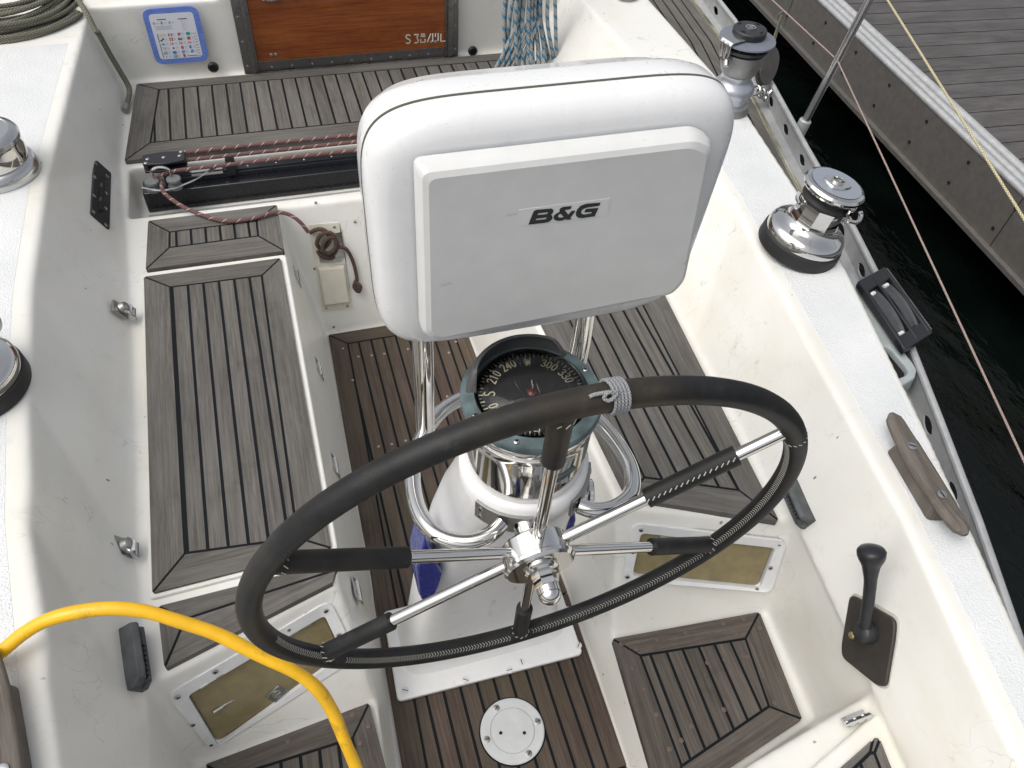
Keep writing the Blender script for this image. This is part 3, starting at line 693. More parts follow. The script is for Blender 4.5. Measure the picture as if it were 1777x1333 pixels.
for r_,row in enumerate(flags):
    for c_,k_ in enumerate(row):
        x,y=gx[c_],gy[r_]; w,h=.012,.010
        if k_=='cream': rc(x,y,w,h,4)
        elif k_=='tri1': rc(x,y,w/3,h,0); rc(x+w*.67,y,w/3,h,1)
        elif k_ in('diag','dgb'):
            cc=0 if k_=='diag' else 1
            for t in (0,.33,.66): m.poly([fs.to3((x+w*t*.8,y),.0024),fs.to3((x+w*(t*.8+.17),y),.0024),fs.to3((x+w*min(1,t*.8+.45),y+h),.0024),fs.to3((x+w*(t*.8+.25),y+h),.0024)],cc)
        elif k_=='teal': rc(x,y,w,h,2)
        elif k_=='chk': rc(x,y,w/2,h/2,3); rc(x+w/2,y+h/2,w/2,h/2,3)
        elif k_=='cross': rc(x,y,w,h,0); rc(x+w*.4,y,w*.2,h,4,.0027); rc(x,y+h*.4,w,h*.2,4,.0027)
        elif k_=='quad': tri((x,y),(x+w/2,y+h/2),(x,y+h),3); tri((x,y),(x+w,y),(x+w/2,y+h/2),0); tri((x+w,y),(x+w,y+h),(x+w/2,y+h/2),1)
        elif k_=='pink': m.poly([fs.to3(p,.0024) for p in ((x,y),(x+w,y),(x+w*.7,y+h/2),(x+w,y+h),(x,y+h))],0)
        elif k_=='bx': rc(x+w*.4,y,w*.2,h,1); rc(x,y+h*.4,w,h*.2,1,.0026)
        elif k_ in('st','st2','st3'): rc(x,y,w*.15,h,0); tri((x+w*.4,y+h*.1),(x+w*.9,y+h*.5),(x+w*.4,y+h*.9),0)
        elif k_=='chev': m.poly([fs.to3(p,.0024) for p in ((x,y+h),(x+w*.25,y+h),(x+w*.55,y+h*.3),(x+w*.85,y+h),(x+w,y+h),(x+w*.6,y))],5)
        elif k_=='dot': rc(x+w*.3,y+h*.25,w*.45,h*.5,3)
        elif k_=='redr': rc(x+w*.2,y,w*.6,h,0)
        elif k_=='bl': m.poly([fs.to3(p,.0024) for p in ((x,y),(x+w*.8,y),(x+w*.4,y+h/2),(x+w*.8,y+h),(x,y+h))],1)
        elif k_=='str': rc(x,y+h*.8,w,h*.2,1); rc(x,y+h*.4,w,h*.2,0); rc(x,y,w,h*.2,1)
        elif k_=='bluef': rc(x,y,w,h,1)
        elif k_=='cir': rc(x+w*.3,y+h*.3,w*.3,h*.4,1)
        elif k_=='xx': rc(x,y,w,h,1); m.poly([fs.to3(p,.0027) for p in ((x,y),(x+w*.2,y),(x+w,y+h),(x+w*.8,y+h))],4); m.poly([fs.to3(p,.0028) for p in ((x+w*.8,y),(x+w,y),(x+w*.2,y+h),(x,y+h))],4)
        elif k_=='rp': rc(x+w*.2,y,w*.6,h,0)
        if k_ :
            for t in range(4): rc(x+w+.002,y+h*.2+t*.0021,random.uniform(.005,.009),.0006,6)
for r_ in range(9):
    y=.097-r_*.0095; rc(.141,y,.003+.002*random.random(),.0022,random.choice([0,5,3,1])); rc(.1465,y,.0022,.0022,3)
for y0,y1 in ((.075,.104),(.046,.072),(.022,.043)): rc(.0285,y0,.002,y1-y0,3)
rc(.040,.149,.028,.0026,3); rc(.104,.147,.028,.0026,3)
for i_,(x,c_) in enumerate(((.028,6),(.052,5),(.076,6))):
    m.poly([fs.to3((x+.003*math.cos(a),.139+.005*math.sin(a)),.0024) for a in np.linspace(0,2*PI,12,endpoint=False)],c_); rc(x+.006,.1395,.011,.0008,6); rc(x+.006,.1375,.008,.0008,6)
for t in range(5): rc(.028,.129-t*.0028,.058-random.random()*.01,.0007,6)
for t in range(11):
    rc(.112,.143-t*.0032,.006,.0007,6); rc(.121,.143-t*.0032,.004,.0007,6)
    if t<5: rc(.130,.141-t*.006,.003,.0007,6)
rc(.108,.023,.030,.0022,7)
for i_ in range(26):
    x=.012+i_*.0058; 
    for yy in (.008,H_-.008): rc(x,yy+random.uniform(-.003,.003),.0022,.0016,7 if i_%2 else 6,.0018)
for i_ in range(20):
    y=.022+i_*.007
    for xx in (.007,W_-.009): rc(xx+random.uniform(-.003,.003),y,.0022,.0016,7 if i_%2 else 6,.0018)
obj('printed_flags',m,SC,stk)
# chrome deck fitting at the top of the bulkhead (left) and on the coaming (right)
for (nm,lab,pos) in (('deck_fitting','chrome oval deck fairlead on the cabin edge above the sticker',P(470,-4,.66)),('deck_fitting','grey oval deck fitting at the top of the picture right of the rope hank',P(1088,-6,.64))):
    m=M(); m.lathe([(.034,0),(.034,.006),(.026,.012),(.014,.012),(.013,.004),(.0002,.004)],28,Matrix.Translation(pos)@Matrix.Diagonal((1.15,.85,1,1))); o_=obj(nm,m,CH,None); tag(o_,lab,'deck fitting')
# ------------------------------------------------------------------ traveller
tv=empty('mainsheet_traveller',(.27,2.22,.31),'black mainsheet traveller track across the cockpit well','traveller')
m=M(); m.box((.275,2.205,.345),(.665,.035,.034)); obj('beam',m,BLKG,tv,bevel=.003)
m=M(); m.box((.275,2.225,.386),(.60,.016,.007)); m.box((.275,2.225,.396),(.60,.011,.004))
t_=obj('track',m,simple('dark_anodised_track',(.03,.034,.042),.35,.3,None,0,.1),tv,bevel=.001)
m=M()
for i_ in range(14): screw(m,(-.25+i_*.085,2.225,.4005),UP,.0042)
obj('track_bolt',m,CHS,tv)
m=M(); m.box((.275,2.10,.3155),(.665,.048,.004)); obj('beam_flange',m,simple('grey_flange',(.27,.27,.265),.5,0,None,0,.15),tv,bevel=.002)
# end control block
eb=empty('traveller_block',(-.31,2.21,.40),'black triple sheave block with twin pulleys at the port end of the traveller','pulley block')
m=M(); c=V((-.312,2.235,.437)); 
for zz in (-.012,.012):
    q=[(c+V((dx,dy,zz))) for dx,dy in ((-.058,-.026),(.0,-.034),(.058,-.026),(.062,0),(.058,.024),(0,.032),(-.058,.024),(-.062,0))]
    m.prism([p-V((0,0,.004)) for p in q],[p+V((0,0,.004)) for p in q])
m.box(c+V((.0,.0,0)),(.05,.008,.01))
obj('cheek',m,BLK,eb,bevel=.002)
m=M()
for dx,dy in ((-.045,.0),(0,.0),(.045,.0),(-.05,-.02),(.05,.02)): screw(m,c+V((dx,dy,.016)),UP,.0055)
obj('rivet',m,CHS,eb)
m=M()
for s in (-1,1):
    T=Matrix.Translation(V((-.352+ (s+1)*.030,2.155,.415))); m.lathe([(.010,-.016),(.020,-.016),(.021,-.010),(.014,0),(.021,.010),(.020,.016),(.010,.016)],24,T)
sh=obj('sheave',m,simple('grey_sheave',(.16,.17,.17),.4,.2,None,0,.2),eb)
m=M(); m.tube(smoothpts([(-.345,2.165,.43),(-.345,2.168,.455),(-.322,2.170,.462),(-.30,2.166,.455),(-.30,2.165,.43)],6),.0042,8)
m.tube(smoothpts([(-.38,2.135,.425),(-.32,2.120,.418),(-.25,2.15,.415),(-.20,2.20,.41),(-.175,2.225,.41)],6),.0035,8,flat=.6)
m.box((-.20,2.214,.402),(.045,.012,.005)); obj('shackle',m,CH,eb)
m=M(); m.box((-.130,2.222,.405),(.014,.024,.018)); obj('end_stop',m,BLK,eb,bevel=.003)
# traveller control line: three parts + fall
m=M()
m.tube(smoothpts([(-.27,2.258,.446),(.0,2.262,.445),(.35,2.262,.440),(.9,2.255,.43)],8),.0062,10)
m.tube(smoothpts([(-.27,2.232,.437),(.0,2.235,.435),(.35,2.238,.432),(.9,2.235,.42)],8),.0062,10)
m.tube(smoothpts([(-.335,2.162,.436),(-.28,2.185,.435),(-.15,2.195,.430),(.1,2.205,.425),(.4,2.21,.42),(.9,2.21,.415)],8),.0058,10)
# fall: from pulleys over small seat to the cleat box
fall=[V((-.325,2.150,.425)),P(285,335,.418),P(320,360,.424),P(365,378,.422),P(400,384,.422),P(440,379,.422),P(475,369,.424),P(500,372,.416),P(520,385,.395),P(535,403,.36)]
m.tube(smoothpts(fall,8),.0058,10)
o_=obj('control_line',m,ROPR,None); tag(o_,'faded red fleck rope running along the traveller and over the small teak seat','rope')
m=M(); kp=[(538,404,.008),(552,398,.02),(566,402,.024),(572,418,.026),(560,432,.02),(550,424,.026),(556,408,.03),(572,404,.03),(582,414,.028),(582,430,.024),(570,440,.026),(560,434,.032),(564,418,.034),(578,412,.03),(586,424,.022),(578,442,.015),(560,444,.01),(552,436,.01),(560,446,.012),(575,448,.012),(580,444,.010)]
m.tube(smoothpts([fp(u,v,h) for u,v,h in kp],6),.0062,9)
m.tube(smoothpts([fp(582,432,.018),fp(592,429,.02),fp(602,434,.018),fp(611,450,.012),fp(617,470,.010),fp(620,488,.010)],8),.0056,9)
m.tube(smoothpts([fp(619,486,.010),fp(615,497,.014),fp(622,506,.014),fp(625,497,.018),fp(617,492,.016)],6),.0065,9)
o_=obj('cleated_line',m,ROPB,None); tag(o_,'brown line tail knotted in the white cleat box with its end hanging down','rope')
# ------------------------------------------------------------------ rope coil top left with tail
m=M(); cc=V((-.735,2.93,DK))
for k_ in range(26):
    rx_=.235-.006*(k_%9)-.012*(k_//9)+random.uniform(-.008,.008); ry=.30-.007*(k_%9)-.02*(k_//9)+random.uniform(-.01,.01); zz=.010+.013*(k_//5)
    ph=random.random()*6; ct=V((random.uniform(-.012,.012),random.uniform(-.02,.02),0))
    pp=[cc+ct+V((rx_*math.cos(a+.3)*(1-.12*math.sin(a)),ry*math.sin(a+.3)*.98,zz+.006*math.sin(2*a+ph))) for a in np.linspace(0,2*PI,44,endpoint=False)]
    m.tube(pp,.0072,8,closed=True)
tail=[V((-.60,2.98,.66)),V((-.53,2.88,.667)),V((-.487,2.78,.668)),V((-.462,2.715,.62)),PY(170,57,2.715),PY(190,93,2.72),PY(209,125,2.715),PY(223,150,2.70),PY(224,165,2.66),P(221,178,.418),P(217,190,.415)]
m.tube(smoothpts(tail,8),.0085,10)
o_=obj('rope_coil',m,ROPG,None); tag(o_,'coiled grey green rope on the port deck with its tail hanging into the corner','rope')
m=M(); a=P(219,183,.416); b=P(216.5,192,.415); m.tube([a,b],.0102,10); o2=obj('rope_end_whipping',m,simple('dirty_whipping',(.22,.21,.20),.6),o_)
# ------------------------------------------------------------------ blue/white rope hank
m=M(); hk=[]
for k_ in range(20):
    xb=.845+.0105*k_+random.uniform(-.006,.006); xtp=.868+.0068*k_+random.uniform(-.012,.012); yb_=2.60+random.uniform(-.035,.045); yt=2.61+random.uniform(-.03,.05)
    mid=.5*(xb+xtp)+random.uniform(-.02,.02)
    m.tube(smoothpts([(xtp,yt,1.0),(xtp*.8+mid*.2,yt,.85),(mid,.5*(yt+yb_),.62),(xb,yb_,.46),(xb+random.uniform(-.01,.01),yb_+.01,.418)],8),.0068,8)
for k_ in range(5):
    x=.79+.02*k_; m.tube(smoothpts([(x+.10,2.60,.60),(x+.05,2.585,.50),(x+.01,2.575,.425),(x+.04,2.55,.42),(x+.11,2.56,.43),(x+.12,2.59,.50)],7),.0068,8)
o_=obj('rope_hank',m,ROPW,None); tag(o_,'hank of blue and white braided rope hanging beside the companionway','rope')
# ------------------------------------------------------------------ pedestal
ped=empty('steering_pedestal',(.27,.72,.01),'white moulded steering pedestal on a square screwed base plate','pedestal')
def pl4(z,pts,r=.012): return roundpoly([V((x,y,z)) for x,y in pts],r,4)
bp=[(.055,.865),(.047,.646),(.490,.638),(.494,.865)]
m=M(); a=pl4(.010,bp)[::1]; 
if sum(a[i].x*a[(i+1)%len(a)].y-a[(i+1)%len(a)].x*a[i].y for i in range(len(a)))<0: a=a[::-1]
m.prism(a,[V((p.x,p.y,.022)) for p in a]); bpl=obj('base_plate',m,PEDW,ped,bevel=.003,seg=3)
m=M()
for u,v in [(703,1198),(1004,1120),(681,1071),(884,1163),(905,1149),(808,1180),(985,1058),(960,1000)]:
    p=P(u,v,.023); screw(m,p,UP,.008,0); a_=random.uniform(0,3); d=V((math.cos(a_),math.sin(a_),0))*.0065; e=V((-d.y,d.x,0))*.14; m.poly([p+V((0,0,.0018))-d-e,p+V((0,0,.0018))+d-e,p+V((0,0,.0018))+d+e,p+V((0,0,.0018))-d+e],1)
obj('base_screw',m,[WPL,DARK],bpl)
# body loft: rounded rectangle -> circle
def ring(c,hx,hy,pw,z,n=56):
    out=[]
    for i in range(n):
        a=2*PI*i/n; ca,sa=math.cos(a),math.sin(a); out.append(V((c[0]+hx*math.copysign(abs(ca)**(2/pw),ca),c[1]+hy*math.copysign(abs(sa)**(2/pw),sa),z)))
    return out
prof=[((.274,.765),.196,.079,6,.0215),((.274,.765),.187,.073,5.5,.032),((.274,.765),.180,.069,5,.06),((.274,.762),.170,.070,4.5,.15),((.273,.752),.150,.072,5,.32),((.272,.735),.132,.075,4.6,.48),((.272,.712),.118,.079,4.0,.62),((.272,.680),.106,.085,3.2,.74),((.272,.652),.099,.090,2.5,.82),((.272,.636),.096,.094,2.02,.852),((.272,.632),.0955,.0955,2,.87),((.272,.632),.0955,.0955,2,.905),((.272,.632),.090,.090,2,.911)]
m=M(); R_=[ring(*p) for p in prof]; n_=56; vs=[p for r in R_ for p in r]; fs=[]
for i in range(len(R_)-1):
    for j in range(n_): k2=(j+1)%n_; fs.append([i*n_+j,i*n_+k2,(i+1)*n_+k2,(i+1)*n_+j])
fs.append([j for j in range(n_)][::-1]); fs.append([(len(R_)-1)*n_+j for j in range(n_)])
m.add(vs,fs); obj('column',m,PEDW,ped,ang=50)
# blue winch-handle pockets on the pedestal sides
for s,px_ in ((-1,[(742,922),(757,958),(771,985),(765,1008),(745,1050),(730,1020),(727,975)]),(1,None)):
    m=M()
    if s<0: q=[PY(u,v,.66) for u,v in px_]; q=[V((p.x-.006,.66,p.z)) for p in q]
    else: q=[V((.272+.272-p.x-.03,.68,p.z)) for p in qL]
    if s<0: qL=q
    a=[p+V((0,-.012,0)) for p in q]; b=[p+V((0,.05,0)) for p in q]
    nn=(a[1]-a[0]).cross(a[2]-a[1])
    if nn.y>0: a,b=a[::-1],b[::-1]
    m.prism(b,a); o_=obj('handle_pocket',m,BLUE,None,bevel=.004,seg=3)
    tag(o_,'navy blue plastic winch handle pocket on the '+('port side of the white pedestal' if s<0 else 'starboard side of the pedestal, mostly hidden'),'handle pocket')
# round chrome brake knob on starboard side of pedestal
kb=empty('brake_knob',(.40,.72,.80),'small stainless friction knob behind the starboard guard tube','knob')
kc=PY(1018,862,.70); T=Matrix.Translation(kc)@Matrix.Rotation(PI/2,4,'Y')@Matrix.Rotation(.3,4,'X')
m=M(); m.lathe([(.030,0),(.033,.002),(.033,.008),(.030,.010)],36,T); obj('disc',m,CHS,kb)
m=M(); m.lathe([(.008,-.035),(.008,-.015),(.011,-.012),(.011,0)],20,T); obj('stem',m,CHS,kb)
# guard rail
gr=empty('pedestal_guard',(.272,.66,.86),'bent stainless steel tube guard rail around the compass','guard rail')
side_=[(.214,.547,.878),(.192,.534,.875),(.160,.534,.872),(.128,.552,.870),(.110,.590,.865),(.108,.640,.860),(.120,.695,.857),(.145,.742,.855),(.185,.785,.853),(.235,.806,.852),(.272,.810,.852)]
path=side_+[(.544-x,y,z_) for x,y,z_ in side_[::-1][1:]]
m=M(); m.tube(smoothpts(path,7),.0122,16); obj('hoop_tube',m,CH,gr)
for x in (.151,.393):
    m=M(); m.tube([(x,.752,.853),(x,.752,1.0),(x+(.001),.765,1.12)],.0148,18); obj('upright_tube',m,CH,gr)
for s in (-1,1):
    m=M(); xs=[]
    c0=V((.272,.632,.876)); aa=[math.radians(a) for a in np.linspace(-92 if s>0 else -142,-38 if s>0 else -88,9)]
    if s>0: aa=[math.radians(a) for a in np.linspace(-62,-16,9)]
    else: aa=[math.radians(a) for a in np.linspace(-150,-100,9)]
    for a,b in zip(aa[:-1],aa[1:]):
        q=[]
        for r in (.0955,.1005):
            q.append([c0+V((r*math.cos(a),r*math.sin(a),-.02)),c0+V((r*math.cos(b),r*math.sin(b),-.02)),c0+V((r*math.cos(b),r*math.sin(b),.018)),c0+V((r*math.cos(a),r*math.sin(a),.018))])
        m.prism(q[0],q[1])
    br=obj('bracket',m,CHD,gr)
    m=M()
    for t in (.12,.88):
        for dz in (-.010,.008): 
            a=aa[0]+(aa[-1]-aa[0])*t; nrm=V((math.cos(a),math.sin(a),0)); screw(m,c0+nrm*.1008+V((0,0,dz)),nrm,.0048,0,True,1)
    obj('bracket_screw',m,[CHS,DARK],br)
# ------------------------------------------------------------------ compass
cp=empty('compass',(.272,.632,.93),'large binnacle compass with green bronze bezel on a polished steel drum','compass')
Tc=Matrix.Translation(V((.272,.632,.0)))
m=M(); m.lathe([(.084,.908),(.0865,.911),(.0875,.916),(.0885,1.00),(.0905,1.022),(.0925,1.024),(.0925,1.034),(.091,1.036)],72,Tc); obj('drum',m,CH,cp,ang=50)
m=M(); m.lathe([(.0935,1.036),(.0955,1.040),(.0955,1.046),(.093,1.049),(.0775,1.0515),(.0765,1.048),(.0765,1.03)],72,Tc,cap=False); bz=obj('bezel_ring',m,VERD,cp,ang=40)
m=M()
for i in range(8):
    a=math.radians(i*45+14); screw(m,V((.272+.086*math.cos(a),.632+.086*math.sin(a),1.0505)),UP,.0040,0,True,1)
obj('bezel_screw',m,[CHS,DARK],bz)
m=M(); m.lathe([(.0762,1.026),(.076,1.048),(.0752,1.0505),(.0742,1.048),(.0742,1.032)],72,Tc,cap=False); obj('inner_ring',m,BLK,cp)
m=M(); m.lathe([(.0765,1.024),(.0765,1.028),(.0001,1.028)],64,Tc); obj('bowl_floor',m,DIAL,cp)
m=M(); m.lathe([(.0715,1.046),(.0722,1.048),(.0001,1.048)],64,Tc); card=obj('card',m,DIAL,cp)
m=M()
for i in range(72):
    a=2*PI*i/72; L_=.0065 if i%2==0 else .0038; w=.0009 if i%2==0 else .0006
    r0,r1=.0715-L_,.0715; d=V((math.cos(a),math.sin(a),0)); e=V((-d.y,d.x,0))*w; c0=V((.272,.632,1.0484))
    m.poly([c0+d*r0-e,c0+d*r1-e,c0+d*r1+e,c0+d*r0+e])
def glyph(ch):
    S={'W':[[(0,1),(.25,0),(.5,.7),(.75,0),(1,1)]],'3':[[(0,.85),(.3,1),(.8,.95),(.85,.7),(.4,.52),(.9,.4),(.95,.12),(.5,0),(0,.12)]],
    '0':[[(.5,1),(.15,.85),(.05,.5),(.15,.15),(.5,0),(.85,.15),(.95,.5),(.85,.85),(.5,1)]],'2':[[(0,.8),(.3,1),(.8,.95),(.9,.65),(0,0),(1,0)]],
    '4':[[(.7,0),(.7,1),(0,.3),(1,.3)]],'1':[[(.2,.8),(.5,1),(.5,0)]],'S':[[(.95,.85),(.5,1),(.1,.85),(.2,.6),(.8,.4),(.95,.15),(.5,0),(0,.12)]],
    'E':[[(1,1),(0,1),(0,0),(1,0)],[(0,.5),(.8,.5)]],'N':[[(0,0),(0,1),(1,0),(1,1)]],'6':[[(.9,.9),(.5,1),(.1,.6),(.05,.25),(.4,0),(.9,.15),(.9,.45),(.4,.55),(.05,.3)]],'5':[[(.9,1),(.1,1),(.1,.55),(.6,.6),(.95,.35),(.6,0),(.05,.08)]]}
    return S[ch]
def cardtext(txt,ang,r,h,w):
    d=V((math.cos(ang),math.sin(ang),0)); e=V((d.y,-d.x,0)); n=len(txt); tot=n*h*.50+(n-1)*h*.10
    for i,ch in enumerate(txt):
        off=-tot/2+i*(h*.64)
        aa=ang-( off+h*.25)/r; dd=V((math.cos(aa),math.sin(aa),0)); ee=V((dd.y,-dd.x,0)); o=V((.272,.632,1.0485))+dd*(r-h/2)
        for ln in glyph(ch):
            for a,b in zip(ln[:-1],ln[1:]):
                A_=o+ee*((a[0]-.5)*h*.46)+dd*a[1]*h; B_=o+ee*((b[0]-.5)*h*.46)+dd*b[1]*h; t=(B_-A_).normalized(); q=V((-t.y,t.x,0))*w/2
                m.poly([A_-q-t*w*.3,B_-q+t*w*.3,B_+q+t*w*.3,A_+q-t*w*.3])
W0=math.radians(78)
for txt,dg in (('W',0),('300',-30),('330',-60),('N',-90),('30',-120),('60',-150),('E',180),('120',150),('150',120),('S',90),('210',60),('240',30)):
    cardtext(txt,W0+math.radians(dg),.0570,.0150 if len(txt)==1 else .0125,.0015)
obj('card_markings',m,LUM,card)
m=M(); T2=Matrix.Translation(V((.272,.632,1.048))); m.lathe([(.0062,0),(.0062,.002),(.003,.004),(.0005,.010)],20,T2); obj('pivot',m,REDP,card)
m=M(); m.tube([(.272,.632,1.052),(.272,.632,1.064)],.0007,6); m.tube([(.278,.652,1.050),(.275,.642,1.053)],.0006,6); obj('lubber_pin',m,LUM,card)
m=M(); pr_=[]
for i in range(13):
    a=PI/2*i/12; pr_.append((.0745*math.cos(a)+.00005,1.049+.032*math.sin(a)))
m.lathe(pr_,64,Tc,cap=False); obj('dome',m,DOME,cp,ang=80)
m=M(); A0,A1=math.radians(38),math.radians(168); NA=30
rows=[(.0865,1.049),(.0875,1.058),(.0860,1.068),(.0815,1.077),(.0750,1.081),(.0742,1.0795),(.0785,1.075),(.0815,1.067),(.0820,1.057),(.0810,1.050)]
vs=[];fs=[]
for i in range(NA+1):
    a=A0+(A1-A0)*i/NA; e=min(1,min(i,NA-i)/4+.0); e=math.sin(e*PI/2)**.7
    for r,zz in rows: vs.append(V((.272+r*math.cos(a),.632+r*math.sin(a),1.048+(zz-1.048)*max(e,.08))))
nr=len(rows)
for i in range(NA):
    for j in range(nr): k2=(j+1)%nr; fs.append([i*nr+j,i*nr+k2,(i+1)*nr+k2,(i+1)*nr+j])
m.add(vs,fs); obj('hood',m,simple('grey_rubber',(.06,.062,.064),.5,0,None,0,.12),cp,ang=60)
# maker's badge on drum: small green oval plate
m=M(); q=[]
for i in range(24):
    a=2*PI*i/24; th=math.radians(-77)+.30*math.cos(a); zz=.964+.006*math.sin(a)+.004*math.cos(a); q.append((th,zz))
m.prism([V((.272+.0875*math.cos(t),.632+.0875*math.sin(t),z_)) for t,z_ in q],[V((.272+.0900*math.cos(t),.632+.0900*math.sin(t),z_)) for t,z_ in q]); obj('badge',m,VERD,cp)
# ------------------------------------------------------------------ instrument pod
pod=empty('instrument_pod',(.312,.78,1.05),'large white instrument pod with a closed grey cover above the compass','instrument pod')
def sring(cx_,cz,hx,hz,pw,y,n=96,lean=0):
    out=[]
    for i in range(n):
        a=2*PI*i/n; ca,sa=math.cos(a),math.sin(a)
        x=cx_+hx*math.copysign(abs(ca)**(2/pw),ca); z_=cz+hz*math.copysign(abs(sa)**(2/pw),sa); out.append(V((x,y,z_)))
    return out
def loft(rings,capa=True,capb=True):
    m=M(); n=len(rings[0]); vs=[p for r in rings for p in r]; fs=[]
    for i in range(len(rings)-1):
        for j in range(n): k2=(j+1)%n; fs.append([i*n+j,i*n+k2,(i+1)*n+k2,(i+1)*n+j])
    if capa: fs.append([j for j in range(n)][::-1])
    if capb: fs.append([(len(rings)-1)*n+j for j in range(n)])
    return m.add(vs,fs)
PX_,PZ=.3125,1.237
def shape(y,ins,pw=6.0):
    # slightly narrower at the bottom, as photographed
    r=sring(PX_,PZ,.2225-ins,.1745-ins,pw,y)
    return [V((PX_+(p.x-PX_)*(1-(.045 if p.x>PX_ else .008)*(PZ-p.z)/.176),p.y,p.z)) for p in r]
m=loft([shape(.717,.050),shape(.7172,.036),shape(.719,.024),shape(.724,.014),shape(.732,.006),shape(.742,.0018),shape(.756,0),shape(.762,0)]); obj('front_shell',m,GP,pod,ang=60)
m=loft([shape(.7600,.0000),shape(.7605,-.0006),shape(.7640,-.0006),shape(.7645,.0)],False,False); obj('seam_gasket',m,simple('grey_gasket',(.075,.07,.055),.7),pod)
m=loft([shape(.765,0),shape(.772,0),shape(.800,.0015),shape(.814,.006),shape(.818,.012),shape(.850,.022),shape(.868,.032),shape(.878,.050),shape(.882,.075)]); obj('rear_shell',m,GP,pod,ang=60)
q=[PY(u,v,.703) for u,v in ((723,280),(1208,231),(1222,245),(1190,485),(1150,508),(757,582),(738,572))]
cv=[V((.139,0,1.374)),V((.460,0,1.374)),V((.484,0,1.362)),V((.500,0,1.150)),V((.488,0,1.128)),V((.150,0,1.117)),V((.139,0,1.130))]
def cvr(y,ins,ex=0):
    c_=V((.318,0,1.246)); out=roundpoly([V((p.x-math.copysign(ins,p.x-c_.x),y,p.z-math.copysign(ins,p.z-c_.z)+ex)) for p in cv],.010,4); return out[::-1]
m=loft([cvr(.718,-.0032),cvr(.7115,-.0032)]); obj('cover_gasket',m,simple('slate_foam_gasket',(.095,.115,.14),.8),pod)
m=loft([cvr(.7128,0),cvr(.698,.0),cvr(.688,.004),cvr(.6845,.010)]); cov=obj('cover',m,COVER,pod,ang=22)
# lettering on the cover
yc=.6842
ZB=lambda x,y: (900+x/9.872,300+y/9.872)
LB=[[(165,882),(240,690),(262,650),(300,630),(560,607),(588,625),(592,660),(575,690),(552,708),(575,735),(578,775),(555,805),(510,835),(450,850)],[(318,720),(335,688),(495,670),(500,682),(480,702)],[(282,808),(300,780),(470,760),(478,772),(455,792)]]
LA=[[(905,565),(885,618),(785,632),(850,712),(905,650),(970,642),(935,700),(885,765),(905,790),(830,800),(800,790),(740,812),(670,818),(610,800),(595,770),(600,735),(640,695),(700,665),(695,640),(715,600),(760,580)],[(715,695),(770,752),(740,762),(690,762),(670,745),(680,715)]]
LG=[[(1400,507),(1380,558),(1180,588),(1110,610),(1075,640),(1068,680),(1090,705),(1130,708),(1240,692),(1255,665),(1122,672),(1150,615),(1365,597),(1300,738),(1100,768),(1030,768),(985,740),(975,690),(1000,625),(1060,560),(1160,525)]]
cu=bpy.data.curves.new('lettering','CURVE'); cu.dimensions='2D'; cu.fill_mode='BOTH'; cu.extrude=.0004
for grp in (LB,LA,LG):
    for ln in grp:
        sp=cu.splines.new('POLY'); sp.points.add(len(ln)-1); sp.use_cyclic_u=True
        for i,(a,b) in enumerate(ln): w=PY(*ZB(a,b),yc); sp.points[i].co=(w.x,w.z,0,1)
ot=bpy.data.objects.new('tmp',cu); COL.objects.link(ot); dg=bpy.context.evaluated_depsgraph_get(); me=bpy.data.meshes.new_from_object(ot.evaluated_get(dg)); bpy.data.objects.remove(ot)
for v_ in me.vertices: v_.co=(v_.co.x,yc-.0006-v_.co.z*.5,v_.co.y)
me.materials.clear(); me.materials.append(INK)
lo=bpy.data.objects.new('lettering',me); COL.objects.link(lo); lo.parent=cov; lo.location=(0,0,0)
q=roundpoly([PY(u,v,yc) for u,v in ((901,364),(1059,344),(1054,373),(900,392))],.001,2); m=M(); 
nn=(q[1]-q[0]).cross(q[4]-q[1]); 
if nn.y>0: q=q[::-1]
m.prism([p+V((0,.0004,0)) for p in q],[p-V((0,.00022,0)) for p in q]); obj('clear_label',m,CLEAR,cov)
for xx in (.16,.30,.45):   # rear mounting knob / latch
    pass
m=M(); m.lathe([(.016,0),(.016,.003)],24,Matrix.Translation(PY(950,143,.79)+V((0,.0,.002)))@Matrix.Diagonal((1.4,.45,1,1))); obj('top_badge',m,GP,pod)
# ------------------------------------------------------------------ wheel
Wc=V((.250,.498,.8655)); wn=V((-.0105,1,.1162)).normalized(); wa=wn.cross(UP).normalized(); wb_=wa.cross(wn).normalized(); WR=.3816; ph0=math.radians(2.9)
wh=empty('steering_wheel',Wc,'large leather bound steering wheel with six chrome spokes','steering wheel')
def wp(r,ang,off=0): return Wc+(wa*math.cos(ang)+wb_*math.sin(ang))*r+wn*off
m=M(); m.tube([wp(WR,2*PI*i/160) for i in range(160)],.0159,20,closed=True); rim=obj('rim',m,LEA,wh,ang=80)
